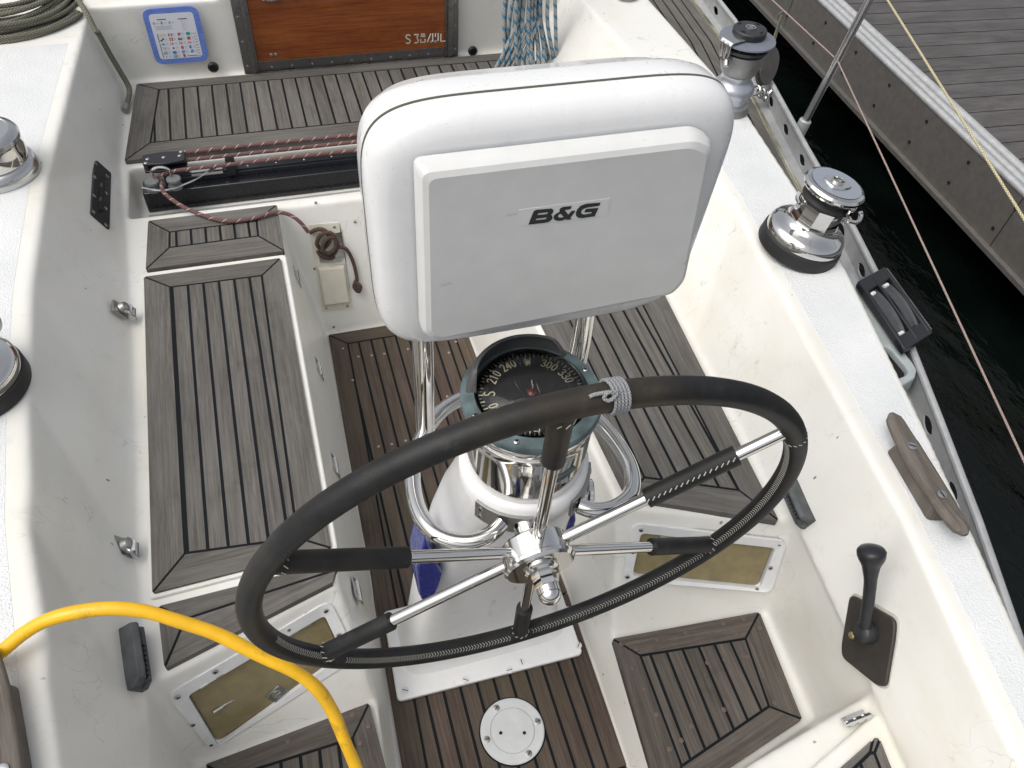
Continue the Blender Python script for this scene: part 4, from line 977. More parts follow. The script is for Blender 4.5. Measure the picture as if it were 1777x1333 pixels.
# stitching zigzag on the side facing aft, inner edge
m=M(); 
def stitch(a0,a1,n,phi,rt=.0163,w=.0045):
    m.piece()
    for i in range(n):
        a=a0+(a1-a0)*i/n; da=(a1-a0)/n
        def sp(ang,ps): r_=WR-rt*math.cos(ps); return wp(r_,ang,-rt*math.sin(ps))
        p=sp(a,phi-.25); q_=sp(a+da*.6,phi+.0); r_=sp(a+da*.05,phi+.25)
        m.tube([p,q_,r_],.00042,4)
D2=math.radians
stitch(D2(-170),D2(-145),32,.45); stitch(D2(-140),D2(-90),60,.55); stitch(D2(-84),D2(-30),66,.5); stitch(D2(-25),D2(29),66,.35)
obj('rim_stitching',m,THR,rim)
for ang,l0,l1 in ((90,.72,1.0),(30,.47,.80),(-30,.62,1.0),(-90,.66,1.0),(-150,.66,1.0),(150,.55,1.0)):
    a=D2(ang)+ph0; dish=.012
    m=M(); m.tube([wp(.03,a,.0),wp(WR-.010,a,0)],.0085,16); s_=obj('spoke',m,CH,wh)
    m=M(); r0,r1=WR*l0-.006,WR*l1-(.004 if l1==1 else 0)
    m.tube([wp(r0+(r1-r0)*t,a) for t in np.linspace(0,1,9)],.0138,16,rf=None); gp=obj('leather_sleeve',m,LEA,s_,ang=60)
    m=M()
    if ang in (30,):
        n=16
        for i in range(n):
            t0=r0+(r1-r0)*i/n; t1=t0+(r1-r0)/n*.6; ax=wp(1,a)-wp(0,a); pr2=wn.cross(ax).normalized(); 
            if pr2.z<0: pr2=-pr2
            nn=(pr2*.8-wn*.6).normalized()
            m.tube([wp(t0,a)+nn*.0141-pr2.cross(ax)*.002,wp(t1,a)+nn*.0149+pr2.cross(ax)*.002],.0007,4)
    if l1==1:
        for i in range(10):
            b=2*PI*i/10; ax=(wp(1,a)-wp(0,a)).normalized(); u_=wn; w_=ax.cross(wn); p=wp(WR-.021,a)+(u_*math.cos(b)+w_*math.sin(b))*.0146
            m.tube([p,p+ax*.006+(u_*math.sin(b)*-1+w_*math.cos(b))*.004],.0007,4)
    if m.v: obj('sleeve_stitching',m,THR,gp)
# rim joint stitching
m=M()
for i in range(15):
    b=2*PI*i/15; a=D2(29.5); p=wp(WR+.0163*math.cos(b),a,.0163*math.sin(b)); q_=wp(WR+.0163*math.cos(b+.22),a-.012,.0163*math.sin(b+.22)); m.tube([p,q_],.0007,4)
obj('joint_stitching',m,THR,rim)
TW=Matrix.Translation(Wc)@(-wn).to_track_quat('Z','Y').to_matrix().to_4x4()
m=M(); m.lathe([(.020,-.05),(.020,-.020),(.043,-.018),(.047,-.014),(.0485,.014),(.0515,.016),(.0515,.021),(.048,.025),(.020,.025)],64,TW); obj('hub',m,CH,wh,ang=40)
m=M(); m.lathe([(.024,.025),(.025,.029),(.022,.032),(.016,.033)],32,TW)
m.lathe([(.0175,.033),(.0175,.050),(.0165,.052)],6,TW); obj('hub_nut',m,CH,wh,ang=30)
m=M(); pr_=[(.0150,.052),(.0162,.053),(.0162,.062)]+[(.0162*math.cos(a)+.00002,.062+.0158*math.sin(a)) for a in np.linspace(.15,PI/2,8)]
m.lathe(pr_,28,TW); obj('acorn_nut',m,CH,wh,ang=40)
m=M(); m.lathe([(.022,-.12),(.022,-.045)],24,TW); obj('shaft_boss',m,PEDW,ped)
# king-spoke whipping
wk=[]; m=M(); ak=D2(89)-.035
for i in range(5):
    a=ak-.009*(i-2)*1.1-.04; c_=[wp(WR+.0178*math.cos(b),a+.003*math.sin(b),.0178*math.sin(b)) for b in np.linspace(0,2*PI,26,endpoint=False)]; m.tube(c_,.0019,8,closed=True)
kp=wp(WR+.017,ak-.02,-.010)
m.tube(smoothpts([kp+V((.0,0,.0)),kp+V((-.006,.002,.005)),kp+V((-.012,.0,.0)),kp+V((-.006,-.003,-.002)),kp+V((.002,.002,.003)),kp+V((-.018,.004,.003)),kp+V((-.026,.004,.001))],5),.0021,8)
o_=obj('king_spoke_whipping',m,WHIP,None); tag(o_,'grey cord whipping tied round the top of the wheel rim','cord'); o_.name='cord_whipping'
# ------------------------------------------------------------------ winches
def star(m,T,z_,r,mi):
    pts=[]
    for i in range(16):
        a=2*PI*i/16; rr_=r if i%2==0 else r*.68; pts.append(T@V((rr_*math.cos(a),rr_*math.sin(a),z_)))
    m.poly(pts,mi)
def chrome_winch(loc,label,grp=None):
    w=empty('chrome_winch',(0,0,0),label,'winch',grp)
    def ad(n,m,mt,p=w,**k): m.local=True; return obj(n,m,mt,p,**k)
    m=M(); m.lathe([(.082,0),(.083,.004),(.081,.028),(.076,.031),(.06,.031)],64); ad('rubber_base',m,RUB)
    m=M(); m.lathe([(.0775,.030),(.0785,.033),(.0775,.045),(.0745,.052),(.068,.057),(.058,.062),(.051,.068),(.049,.076)],72); ad('skirt',m,CH,ang=50)
    m=M(); m.lathe([(.050,.068),(.048,.078),(.0465,.084),(.046,.114),(.048,.122)],10,); ad('drum',m,CH,ang=20)
    m=M(); m.lathe([(.040,.120),(.047,.123),(.049,.130),(.043,.136),(.043,.140),(.050,.146),(.050,.150)],56); ad('jaw_ring',m,RUB)
    m=M(); m.lathe([(.050,.149),(.056,.151),(.0595,.156),(.0595,.161),(.056,.166),(.050,.1685),(.0495,.168),(.001,.169)],64); cap=ad('top_cap',m,CH,ang=30)
    m=M(); m.lathe([(.0485,.1688),(.0485,.1697),(.001,.1700)],48); cd=ad('cap_disc',m,chrome('satin_cap',(.70,.72,.76),.22,.1),cap)
    m=M(); q=roundpoly([V((-.026,-.014,.170)),V((.005,-.024,.170)),V((.026,-.018,.170)),V((.024,.012,.170)),V((-.004,.026,.170)),V((-.026,.014,.170))],.008,3); m.prism(q,[V((p.x*.93,p.y*.93,.1735)) for p in q]); ad('cap_badge',m,CH,cap,ang=30)
    m=M(); m.lathe([(.0125,.1735),(.0125,.177),(.0108,.178),(.0100,.1745)],28,cap=False); ad('socket_ring',m,CH,cap)
    m=M(); m.poly([V((.0104*math.cos(a),.0104*math.sin(a),.1745)) for a in np.linspace(0,2*PI,20,endpoint=False)]); star(m,Matrix.Identity(4),.1751,.0085,1); ad('socket',m,[DARK,CHD],cap)
    # feeder arm dropping from cap rim
    m=M(); prev=None
    for t,(r,z_,w2) in enumerate([(.050,.164,.020),(.0585,.158,.020),(.0565,.145,.016),(.0545,.130,.012),(.053,.118,.014),(.058,.112,.012)]):
        row=[]
        for s in (-1,1):
            a=-1.25+s*w2/.055
            row.append((V((r*math.cos(a),r*math.sin(a),z_)),V(((r-.004)*math.cos(a),(r-.004)*math.sin(a),z_-.001))))
        if prev:
            (a0,a1),(b0,b1)=prev; (c0,c1),(d0,d1)=row
            m.add([a0,b0,d0,c0,a1,b1,d1,c1],[[0,1,2,3],[7,6,5,4],[0,3,7,4],[1,5,6,2]])
        prev=row
    m.tube(smoothpts([(.018,-.053,.116),(.035,-.056,.112),(.052,-.052,.110),(.062,-.044,.116),(.060,-.040,.122)],5),.0045,8)
    ad('feeder_arm',m,CH,ang=60)
    m=M(); m.tube(smoothpts([(-.036,.010,.118),(-.052,.012,.114),(-.064,.006,.110),(-.070,.0,.118)],5),.0045,8); m.tube(smoothpts([(-.050,.010,.112),(-.056,.020,.122),(-.052,.024,.132)],5),.0048,8); ad('stripper_finger',m,CHS)
    for i in range(3): pass
    w.location=loc; return w
cw1=chrome_winch(P(1383,428,DK+.002),'polished chrome self-tailing winch on a black base on the starboard coaming'); cw1.rotation_euler=(.06,.155,.15); cw1.scale=(1.24,1.24,1.12)
cpy=copy_tree(cw1,None,V((P(-46,672,DK+.002))),1.0); cpy['label']='nearer of two port winches, chrome with a black rubber base, cut off by the edge'
# upper port winch: silver skirt to the deck
w=empty('chrome_winch',(0,0,0),'silver drum winch cut off by the left edge, the farther of two','winch')
def ad(n,m,mt,p=w,**k): m.local=True; return obj(n,m,mt,p,**k)
m=M(); m.lathe([(.098,0),(.099,.006),(.095,.024),(.086,.034),(.078,.036)],64); ad('base_skirt',m,CHS)
m=M(); m.lathe([(.082,.034),(.084,.040),(.083,.070),(.080,.082),(.0805,.086)],64); ad('drum',m,CH,ang=50)
m=M(); m.lathe([(.081,.087),(.084,.090),(.084,.100),(.078,.108),(.066,.112),(.064,.110),(.001,.111)],64); cap=ad('top_cap',m,CHS,ang=35)
m=M(); m.lathe([(.020,.111),(.020,.116),(.013,.117),(.012,.112),(.001,.112)],32); ad('socket_ring',m,CH,cap)
w.location=P(-4,298,DK+.001)
# grey self-tailing winch (starboard, far)
w=empty('grey_winch',(0,0,0),'grey self-tailing winch with slate plastic jaws and a black top cap on the starboard coaming','winch')
def ad(n,m,mt,p=w,**k): m.local=True; return obj(n,m,mt,p,**k)
m=M(); m.lathe([(.062,0),(.064,.004),(.060,.022),(.050,.030)],48); ad('base',m,CHD)
m=M(); m.lathe([(.050,.028),(.053,.036),(.053,.048),(.060,.060),(.0615,.072),(.055,.084),(.045,.094),(.043,.104),(.046,.114)],56); ad('skirt',m,simple('satin_silver_skirt',(.45,.47,.52),.3,.7,None,0,.08),ang=60)
m=M(); m.lathe([(.046,.114),(.052,.122),(.060,.150),(.062,.176),(.061,.180),(.05,.182)],64); ad('drum',m,ANOD,ang=60)
m=M(); m.lathe([(.048,.180),(.060,.184),(.066,.190),(.068,.198),(.058,.202),(.050,.204)],56); ad('lower_jaw',m,BLK)
m=M(); m.lathe([(.046,.200),(.046,.212)],40); 
for i in range(8):
    a=i*PI/4; m.box(V((.056*math.cos(a),.056*math.sin(a),.204)),(.012,.002,.004),Matrix.Rotation(a,3,'Z'))
ad('jaw_core',m,BLK)
m=M(); vs=[];fs=[]; NS_=60
for i in range(NS_):
    a=2*PI*i/NS_; 
    for r,z_ in ((.040,.224),(.054,.222),(.079,.216),(.080,.212),(.060,.208),(.040,.206)): vs.append(V((r*math.cos(a),r*math.sin(a),z_)))
for i in range(NS_):
    j=(i+1)%NS_
    for k_ in range(5): fs.append([i*6+k_,i*6+k_+1,j*6+k_+1,j*6+k_])
m.add([v for v in vs],[f[::-1] for f in fs]); ad('upper_jaw',m,SG)
m=M(); m.lathe([(.044,.222),(.047,.226),(.0475,.240),(.045,.2435),(.001,.245)],56); cap=ad('top_cap',m,simple('black_cap',(.02,.022,.026),.5,0,None,0,.1),ang=30)
m=M(); m.lathe([(.0145,.2445),(.0145,.2475),(.0112,.248),(.0105,.2455)],32,cap=False); ad('socket_ring',m,CHS,cap)
m=M(); m.poly([V((.0112*math.cos(a),.0112*math.sin(a),.2460)) for a in np.linspace(0,2*PI,20,endpoint=False)]); star(m,Matrix.Identity(4),.2466,.0086,1); ad('socket',m,[DARK,CHD],cap)
m=M()
for i in range(4):
    a=i*PI/2+.5; m.piece(); m.box(V((.036*math.cos(a),.036*math.sin(a),.2448)),(.0025,.006,.0006),Matrix.Rotation(a,3,'Z'))
ad('cap_slot',m,DARK,cap)
# feeder arm (silver, towards port aft)
m=M(); prev=None; aa0=math.radians(196)
for (r,z_,w2) in [(.046,.232,.030),(.062,.230,.026),(.080,.226,.022),(.086,.218,.021),(.084,.200,.020),(.080,.182,.018),(.079,.168,.015)]:
    row=[]
    for s in (-1,1):
        d=V((math.cos(aa0),math.sin(aa0),0)); e=V((-d.y,d.x,0)); row.append((d*r+e*w2*s+V((0,0,z_)),d*(r-.006)+e*w2*s+V((0,0,z_-.004))))
    if prev:
        (a0,a1),(b0,b1)=prev; (c0,c1),(d0,d1)=row
        m.add([a0,b0,d0,c0,a1,b1,d1,c1],[[0,1,2,3],[7,6,5,4],[0,3,7,4],[1,5,6,2]])
    prev=row
d=V((math.cos(aa0),math.sin(aa0),0)); e=V((-d.y,d.x,0))
for s in (-.4,.4): m.tube([d*.088+e*.022*s+V((0,0,.222)),d*.083+e*.018*s+V((0,0,.178))],.0035,8)
m.tube([d*.084+e*.018+V((0,0,.176)),d*.092+e*.028+V((0,0,.166))],.008,10)
ad('feeder_arm',m,CHS,ang=50,bevel=.001)
w.location=P(1262,188,DK+.001)
w.rotation_euler=(0,0,0)
# ------------------------------------------------------------------ wooden cleats
def horn_cleat(name,loc,rz,label,L=.335):
    t=empty(name,(0,0,0),label,'cleat')
    rows=[]; n=25
    for i in range(n):
        s=-1+2*i/(n-1); x=s*L/2; ab=abs(s)
        w=.0245-.009*ab**2.0; w*=max(.12,(1-max(0,ab-.90)/.10*1))**.5 if ab>.9 else 1
        top=.040+.008*ab**3; bot=.030+.006*ab**2
        hh=(top-bot)/2+.004; zc=(top+bot)/2
        if ab>.9: hh*=max(.2,(1-(ab-.9)/.1))**.5
        rows.append([V((x,w*math.copysign(abs(math.cos(a))**.7,math.cos(a)),zc+hh*math.copysign(abs(math.sin(a))**.7,math.sin(a)))) for a in np.linspace(0,2*PI,20,endpoint=False)])
    m=loft(rows); m.uv=[[(m.v[i][0],m.v[i][1]*1.0+m.v[i][2]) for i in f] for f in m.f]; m.local=True; m.col=[.5]*len(m.f); obj('horn',m,TKC,t,ang=60)
    m=M(); q=roundpoly([V((-.088,-.030,0)),V((.088,-.030,0)),V((.080,.022,0)),(-.080,.022,0)],.010,4)
    q=[V(p) for p in q]; m.prism(q,[V((p.x*.90,p.y*.9,.036)) for p in q],0,[(p.x,p.y) for p in q],.35); m.local=True; obj('foot',m,TKC,t,bevel=.002)
    m=M()
    for s in (-.055,.055):
        p=V((s,0,.046)); screw(m,p,UP,.0088,0); a_=.6+s*9; d=V((math.cos(a_),math.sin(a_),0))*.007; e=V((-d.y,d.x,0))*.13
        m.poly([p+V((0,0,.002))-d-e,p+V((0,0,.002))+d-e,p+V((0,0,.002))+d+e,p+V((0,0,.002))-d+e],1)
    m.local=True; obj('cleat_screw',m,[CHS,DARK],t)
    t.location=loc; t.rotation_euler=(0,0,rz); return t
a=P(1548,722,DK+.042); b=P(1672,925,DK+.042); d=(b-a); c=(a+b)/2
hc=horn_cleat('wooden_cleat',V((c.x,c.y,DK+.001)),math.atan2(-d.y,-d.x),'weathered teak horn cleat on the starboard coaming',d.length+.01)
a=P(12,1150,DK+.042); b=P(52,1390,DK+.042); d=b-a; c=(a+b)/2
h2=copy_tree(hc,None,V((c.x-.025,c.y,DK+.001)),math.atan2(d.y,d.x)+.0); h2['label']='weathered teak horn cleat cut off by the left edge under the yellow hose'
# ------------------------------------------------------------------ coaming wall planes
WS=plane((.966,.40,.63),(.888,.40,.40),(.912,.20,.63)); WP=plane((-.511,.9,.63),(-.398,.9,.40),(-.463,.6,.63)); WPF=plane((-.528,2.1,.63),(-.428,2.1,.40),(-.513,2.3,.63))
WS=fit((1484,1040),(1555,1085),(1510,1165)); WP=fit((205,1110),(236,1110),(225,1195)); WPF=fit((165,285),(188,310),(172,385))
# throttle
th=empty('throttle_lever',PP(1495,1100,WS),'black engine throttle lever on a dark bronze plate on the starboard coaming','throttle')
n=WS[1]; q=roundpoly([PP(u,v,WS,0) for u,v in ((1481,1031),(1560,1076),(1557,1110),(1543,1192),(1528,1190),(1467,1141),(1466,1120))],.014,4)
if (q[1]-q[0]).cross(q[6]-q[1]).dot(n)<0: q=q[::-1]
m=M(); m.prism([p-n*.02 for p in q],[p+n*.010 for p in q]); obj('mounting_plate',m,BRZ,th,bevel=.002)
q2=[ p+(p-sum(q,V((0,0,0)))/len(q)).normalized()*.005 for p in q]
m=M(); m.prism([p-n*.02 for p in q2],[p+n*.003 for p in q2]); obj('sealant_bead',m,simple('grey_sealant',(.42,.41,.37),.7),th,bevel=.002)
p0=PP(1502,1098,WS,.022); Tq=n.to_track_quat('Z','Y').to_matrix().to_4x4()
m=M(); m.lathe([(.020,-.014),(.020,.010),(.016,.015),(.001,.016)],28,Matrix.Translation(p0)@Tq); 
k1=PP(1503,1072,WS,.040); k2_=PP(1508,1035,WS,.056); 
m.tube(smoothpts([p0+n*.002,k1,k2_,PP(1510,1012,WS,.066)],6),.0095,14,flat=1.2); obj('arm',m,simple('black_lever',(.020,.022,.025),.45,0,None,0,.3),th,ang=60)
m=M(); rad=lambda l: float(np.interp(l,[0,.02,.05,.075,.1,.125],[.0125,.014,.019,.024,.022,.010]))
g0=PP(1510,1022,WS,.062); g1=PP(1515,965,WS,.088); g2=PP(1513,948,WS,.09); m.tube([g0+(g2-g0)*t for t in np.linspace(0,1,16)],.02,20,rf=None)
gl=(g2-g0).length; m=M(); m.tube([g0+(g2-g0)*t for t in np.linspace(0,1,18)],.02,20,rf=lambda l: float(np.interp(l/gl,[0,.25,.55,.75,.9,.97,1],[.0105,.0115,.0160,.0240,.0250,.019,.007]))); obj('grip',m,BLK,th,ang=70)
m=M(); pb=PP(1484,1103,WS,.014); m.lathe([(.007,0),(.007,.010),(.004,.012),(.001,.012)],14,Matrix.Translation(pb)@Tq); obj('neutral_button',m,simple('brass_button',(.42,.34,.16),.3,.8),th)
# black control plate on the port coaming
n=WPF[1]; ip=empty('genoa_lead_plate',PP(173,338,WPF),'black screwed plate with a slot on the port coaming wall','plate')
q=roundpoly([PP(u,v,WPF,-.0) for u,v in ((162,276),(191,302),(188,400),(156,372))],.006,3)
if (q[1]-q[0]).cross(q[6]-q[1]).dot(n)<0: q=q[::-1]
m=M(); m.prism([p-n*.01 for p in q],[p+n*.005 for p in q]); obj('plate',m,BLK,ip,bevel=.001)
m=M()
for u,v in ((166,284),(165,308),(164,340),(163,368),(186,306),(185,336),(184,362),(184,390)): screw(m,PP(u,v,WPF,.0055),n,.0062)
obj('screw_head',m,CHS,ip)
m=M(); m.tube([PP(u,v,WPF,.006) for u,v in ((177,306),(176,325),(175,345),(174,366))],.008,10,flat=.4); obj('slot',m,DARK,ip)
m=M(); m.tube([PP(u,v,WPF,.007) for u,v in ((178,312),(175,322),(178,334),(174,346),(176,356))],.004,6,flat=.5); obj('slot_teeth',m,BLKG,ip)
# jamming cleats (grey plastic with teeth)
def jam(pl,pxs,label):
    n=pl[1]; t=empty('jam_cleat',PP(*pxs[0],pl),label,'jam cleat')
    a,b,c,d_=[PP(u,v,pl,0) for u,v in pxs]   # outer-top, inner-top, inner-bottom, outer-bottom
    ux=((b-a)+(c-d_)).normalized(); uy=((d_-a)+(c-b)); Ln=uy.length/4; uy=uy.normalized(); ux=n.cross(uy) if n.cross(uy).dot(ux)>0 else -n.cross(uy); cen=(a+b+c+d_)/4; Wd=max((b-a).length*.30,.018)
    R=Matrix((ux,uy,n)).transposed(); s=1
    m=M()
    prof=[(-Wd,0),(-Wd,.030),(-Wd*.55,.036),(-Wd*.2,.033),(0.0,.014),(Wd*.35,.014),(Wd*.55,.025),(Wd,.025),(Wd,0)]
    rows=[]
    for t_ in (-1,-.96,-.5,0,.5,.80,1):
        k_=1 if t_<.8 else (.97 if t_<.9 else .55); k_=.93 if t_==-1 else k_
        rows.append([cen+R@V((x,t_*Ln,h_*k_-.003)) for x,h_ in prof])
    mm=loft(rows); obj('body',mm,GRYP,t,bevel=.003,seg=2,ang=40)
    m=M()
    for i in range(8):
        yy=(-.30+i*.16)*Ln; m.box(cen+R@V((Wd*.18,yy,.021)),(Wd*.22,.0022,.008),R@Matrix.Rotation(.5,3,'Z'))
    obj('teeth',m,GRYD,t)
    return t
jam(WP,[(197,1096),(241,1092),(256,1188),(212,1213)],'grey plastic jam cleat with teeth on the port coaming above the hose')
WS2=fit((1384,833),(1400,910),(1420,880))
jam(WS2,[(1384,833),(1362,842),(1392,915),(1420,908)],'grey toothed jam cleat on the starboard coaming behind the wheel rim')
# locker hasps on the port side
def hasp(u,v,label):
    WPm=plane((-.535,1.2,.60),(-.402,1.2,.40),(-.535,1.4,.60)); n=WPm[1]; t=empty('toggle_latch',PP(u,v,WPm),label,'latch')
    c=PP(u,v,WPm,0.004); m=M(); R=n.to_track_quat('Z','Y').to_matrix(); m.box(c,(.019,.022,.004),R); m.lathe([(.012,0),(.015,.010),(.011,.021),(.001,.024)],16,Matrix.Translation(c)@R.to_4x4()); obj('mount',m,CHD,t,bevel=.001)
    e=P(u+24,v+6,.425); c2=c+n*.014; s=V((0,1,0))*.0125; m=M()
    m.tube(smoothpts([c2+s,(c2+e)/2+s+V((0,0,.006)),e+s,e-s,(c2+e)/2-s+V((0,0,.006)),c2-s],5),.0040,8); m.box((c2+e)/2+V((0,0,.004)),(.008,.012,.003)); m.tube([e+s*1.3,e-s*1.3],.0052,8); m.tube([e,e+V((0,0,-.02))],.003,8)
    obj('link',m,CHS,t)
hasp(208,538,'small worn toggle latch at the forward end of the long port seat'); hasp(212,950,'small worn toggle latch at the after end of the long port seat')
# ------------------------------------------------------------------ yellow hose
m=M(); hp_=[V((-.75,.45,.645)),P(-60,1180,.645),P(0,1133,.655),P(40,1100,.672),P(80,1077,.69),P(130,1063,.70),P(190,1056,.70),P(250,1061,.69),P(310,1078,.67),P(380,1102,.645),P(450,1137,.615),P(510,1165,.585),P(550,1195,.55),P(577,1235,.50),P(598,1285,.45),P(618,1333,.40),P(640,1400,.36),P(655,1480,.33)]
m.tube(smoothpts(hp_,8),.0106,16,rf=lambda l:.0106+.0003*math.sin(l*31)+.0002*math.sin(l*77)); o_=obj('yellow_hose',m,YEL,None); tag(o_,'bright yellow hose curving across the port coaming into the cockpit','hose')
# ------------------------------------------------------------------ inspection plate
it=empty('deck_plate',(.278,.52,.01),'round white deck plate with two key holes in the teak sole','deck plate')
T=Matrix.Translation(V((.279,.518,.0))); m=M(); m.lathe([(.0745,.006),(.0745,.0105),(.0735,.011),(.0715,.011)],64,T,cap=False); obj('sealant_ring',m,CAULK,it)
m=M(); m.lathe([(.0715,.006),(.0715,.0130),(.069,.0145),(.0500,.0145),(.0495,.0125),(.0485,.0125),(.0480,.0145),(.001,.0145)],72,T); wp_=simple('chipped_white_paint',(.50,.52,.53),.5,0,(60,.3,.001),0,.07); obj('plate',m,wp_,it,ang=30)
m=M(); 
for a_ in (.05,PI/2+.35,PI+.05,-PI/2+.35):
    p=V((.279+.060*math.cos(a_),.518+.060*math.sin(a_),.0146)); screw(m,p,UP,.0075,0); d=V((math.cos(a_*2),math.sin(a_*2),0))*.006; e=V((-d.y,d.x,0))*.15; m.poly([p+V((0,0,.0018))-d-e,p+V((0,0,.0018))+d-e,p+V((0,0,.0018))+d+e,p+V((0,0,.0018))-d+e],1)
obj('plate_screw',m,[CHD,DARK],it)
m=M()
for u in (869,910): 
    p=P(u,1272,.0152); m.piece(); m.lathe([(.0038,0),(.0038,.0003)],16,Matrix.Translation(p))
obj('key_hole',m,DARK,it)
# ------------------------------------------------------------------ rail gear
sb=empty('stanchion',(1.641,1.895,.475),'tall steel stanchion in a grey alloy socket on the starboard toe rail','stanchion')
s0=V((1.628,1.90,.478)); s1=V((1.668,1.895,.75)); dr=(s1-s0).normalized()
m=M(); m.lathe([(.030,0),(.027,.006),(.020,.012),(.0195,.075),(.017,.078)],28,Matrix.Translation(s0)@dr.to_track_quat('Z','Y').to_matrix().to_4x4()); m.tube([s0+dr*.03+V((-.028,0,0)),s0+dr*.03+V((.02,0,0))],.006,10); obj('socket',m,ALU,sb)
m=M(); m.tube([s0+dr*.05,s0+dr*.75],.0122,18); obj('tube',m,CHS,sb)
wz=s1
m=M(); m.tube([PY(1300,-37,2.5),wz+V((0,0,.002)),P(1777,800,.75),P(1860,986,.75)],.0022,8)
o_=obj('lower_lifeline',m,LIFE,None); tag(o_,'thin pinkish lower lifeline passing through the stanchion','lifeline')
m=M(); m.tube([P(1480,-100,1.07),P(1540,0,1.07),P(1777,380,1.07),P(1900,580,1.07)],.0025,8); o_=obj('upper_lifeline',m,YLN,None); tag(o_,'pale yellow upper line crossing above the pontoon','lifeline')
# snatch block hanging on the toe rail
bk_=empty('snatch_block',(1.64,2.14,.5),'dark snatch block shackled to the toe rail and hung from a thin cord','pulley block')
bc=P(1330,115,.60); ax=V((.0,-.9,.3)).normalized(); upv=(P(1342,60,.69)-P(1318,170,.53)).normalized(); ax=(ax-upv*ax.dot(upv)).normalized(); sd=upv.cross(ax)
for s in (-1,1):
    q=[]
    for i in range(28):
        a=2*PI*i/28; q.append(bc+ax*.012*s+upv*.062*math.sin(a)+sd*.036*math.cos(a)*(1+.15*math.sin(a)))
    m=M(); t=ax*.0045
    a_,b_=[p-t for p in q],[p+t for p in q]
    if (q[1]-q[0]).cross(q[9]-q[1]).dot(ax)<0: a_,b_=a_[::-1],b_[::-1]
    m.prism(a_,b_); obj('cheek',m,simple('dark_block_cheek',(.050,.045,.043),.45,0,None,0,.25),bk_,bevel=.002)
m=M(); m.lathe([(.024,-.009),(.020,0),(.024,.009)],24,Matrix.Translation(bc)@ax.to_track_quat('Z','Y').to_matrix().to_4x4()); obj('sheave',m,BLK,bk_)
m=M(); m.tube(smoothpts([bc-ax*.020+upv*.02,bc-ax*.022-upv*.03,bc-ax*.016-upv*.075],5),.0055,8); m.lathe([(.008,0),(.008,.006),(.001,.007)],12,Matrix.Translation(bc-ax*.018+upv*.012)@(-ax).to_track_quat('Z','Y').to_matrix().to_4x4())
b0=bc-upv*.075
for i in range(3): 
    cc_=b0+sd*(-.02+.022*i)-upv*(.006+.004*i); m.tube([cc_+ax*.014*math.cos(a)+upv*.014*math.sin(a)+sd*.006*math.cos(a+i) for a in np.linspace(0,2*PI,16,endpoint=False)],.0048,8,closed=True)
m.tube([b0-upv*.01,b0-upv*.03+sd*.02,P(1345,150,.545)],.007,10); obj('shackle',m,CHS,bk_)
m=M(); tp=PY(1356,26,2.30); m.tube([bc+upv*.058,tp],.0028,8); m.tube([bc+upv*.058+sd*.008,tp+V((.004,0,-.01))],.0028,8); m.tube([tp+V((.010*math.cos(a),0,.010*math.sin(a))) for a in np.linspace(0,2*PI,14,endpoint=False)],.003,8,closed=True)
o_=obj('hanging_cord',m,ROPG,None); tag(o_,'thin grey cord holding the snatch block up to the lifeline','cord')
# black double turning block
tb=empty('turning_block',(1.40,1.08,.53),'black plastic double turning block on the starboard rail','turning block')
q4=[P(1488,488,.58),P(1538,459,.58),P(1619,577,.58),P(1572,604,.58)]
ux=((q4[1]-q4[0])+(q4[2]-q4[3])).normalized(); uy=((q4[3]-q4[0])+(q4[2]-q4[1])).normalized(); uz=ux.cross(uy); 
if uz.z<0: uz=-uz
Wd=((q4[1]-q4[0]).length+(q4[2]-q4[3]).length)/4; Ln=((q4[3]-q4[0]).length+(q4[2]-q4[1]).length)/4; cen=sum(q4,V((0,0,0)))/4; R=Matrix((ux,uy,uz)).transposed()
m=M()
for x in (-Wd+.006,0,Wd-.006): 
    rows=[]; w2=.006 if x else .004
    prof=[(-Ln,-.024),(Ln,-.024),(Ln,-.012),(Ln*.9,-.001),(-Ln*.9,-.001),(-Ln,-.012)]
    a_=[cen+R@V((x-w2,y,z_)) for y,z_ in prof]; b_=[cen+R@V((x+w2,y,z_)) for y,z_ in prof]
    nn=(b_[1]-b_[0]).cross(b_[2]-b_[1])
    if nn.dot(ux)<0: a_,b_=b_,a_
    m.prism(a_,b_)
m.box(cen+R@V((0,-Ln*.83,-.0135)),(Wd,Ln*.17,.0105),R); m.box(cen+R@V((0,Ln*.83,-.0135)),(Wd,Ln*.17,.0105),R); m.box(cen+R@V((0,0,-.022)),(Wd-.001,Ln-.001,.004),R)
obj('housing',m,BLK,tb,bevel=.003,seg=2)
for s in (-1,1):
    m=M(); w3=Wd*.34; arc=[(Ln*.70*math.sin(t)/math.sin(.7),-.020+.016*(math.cos(t)-math.cos(.7))/(1-math.cos(.7))) for t in np.linspace(-.7,.7,24)]
    for xa,xb,dz0,dz1 in ((-w3,-w3*.5,.004,0),(-w3*.5,w3*.5,0,0),(w3*.5,w3,0,.004)):
        for (y0,z0),(y1,z1) in zip(arc[:-1],arc[1:]):
            m.add([cen+R@V((s*Wd*.48+xa,y0,z0+dz0-.003)),cen+R@V((s*Wd*.48+xb,y0,z0+dz1-.003)),cen+R@V((s*Wd*.48+xb,y1,z1+dz1-.003)),cen+R@V((s*Wd*.48+xa,y1,z1+dz0-.003))],[[0,1,2,3]])
    obj('sheave',m,simple('black_sheave',(.05,.052,.056),.35,0,None,0,.25),tb)
m=M()
for x,y in ((-.5,-.58),(.5,-.60),(-.45,.60)): m.piece(); m.tube([cen+R@V((Wd*(x-.15),Ln*y,-.016)),cen+R@V((Wd*(x+.15),Ln*y,-.016))],.0055,10)
obj('roller_pin',m,WPL,tb)
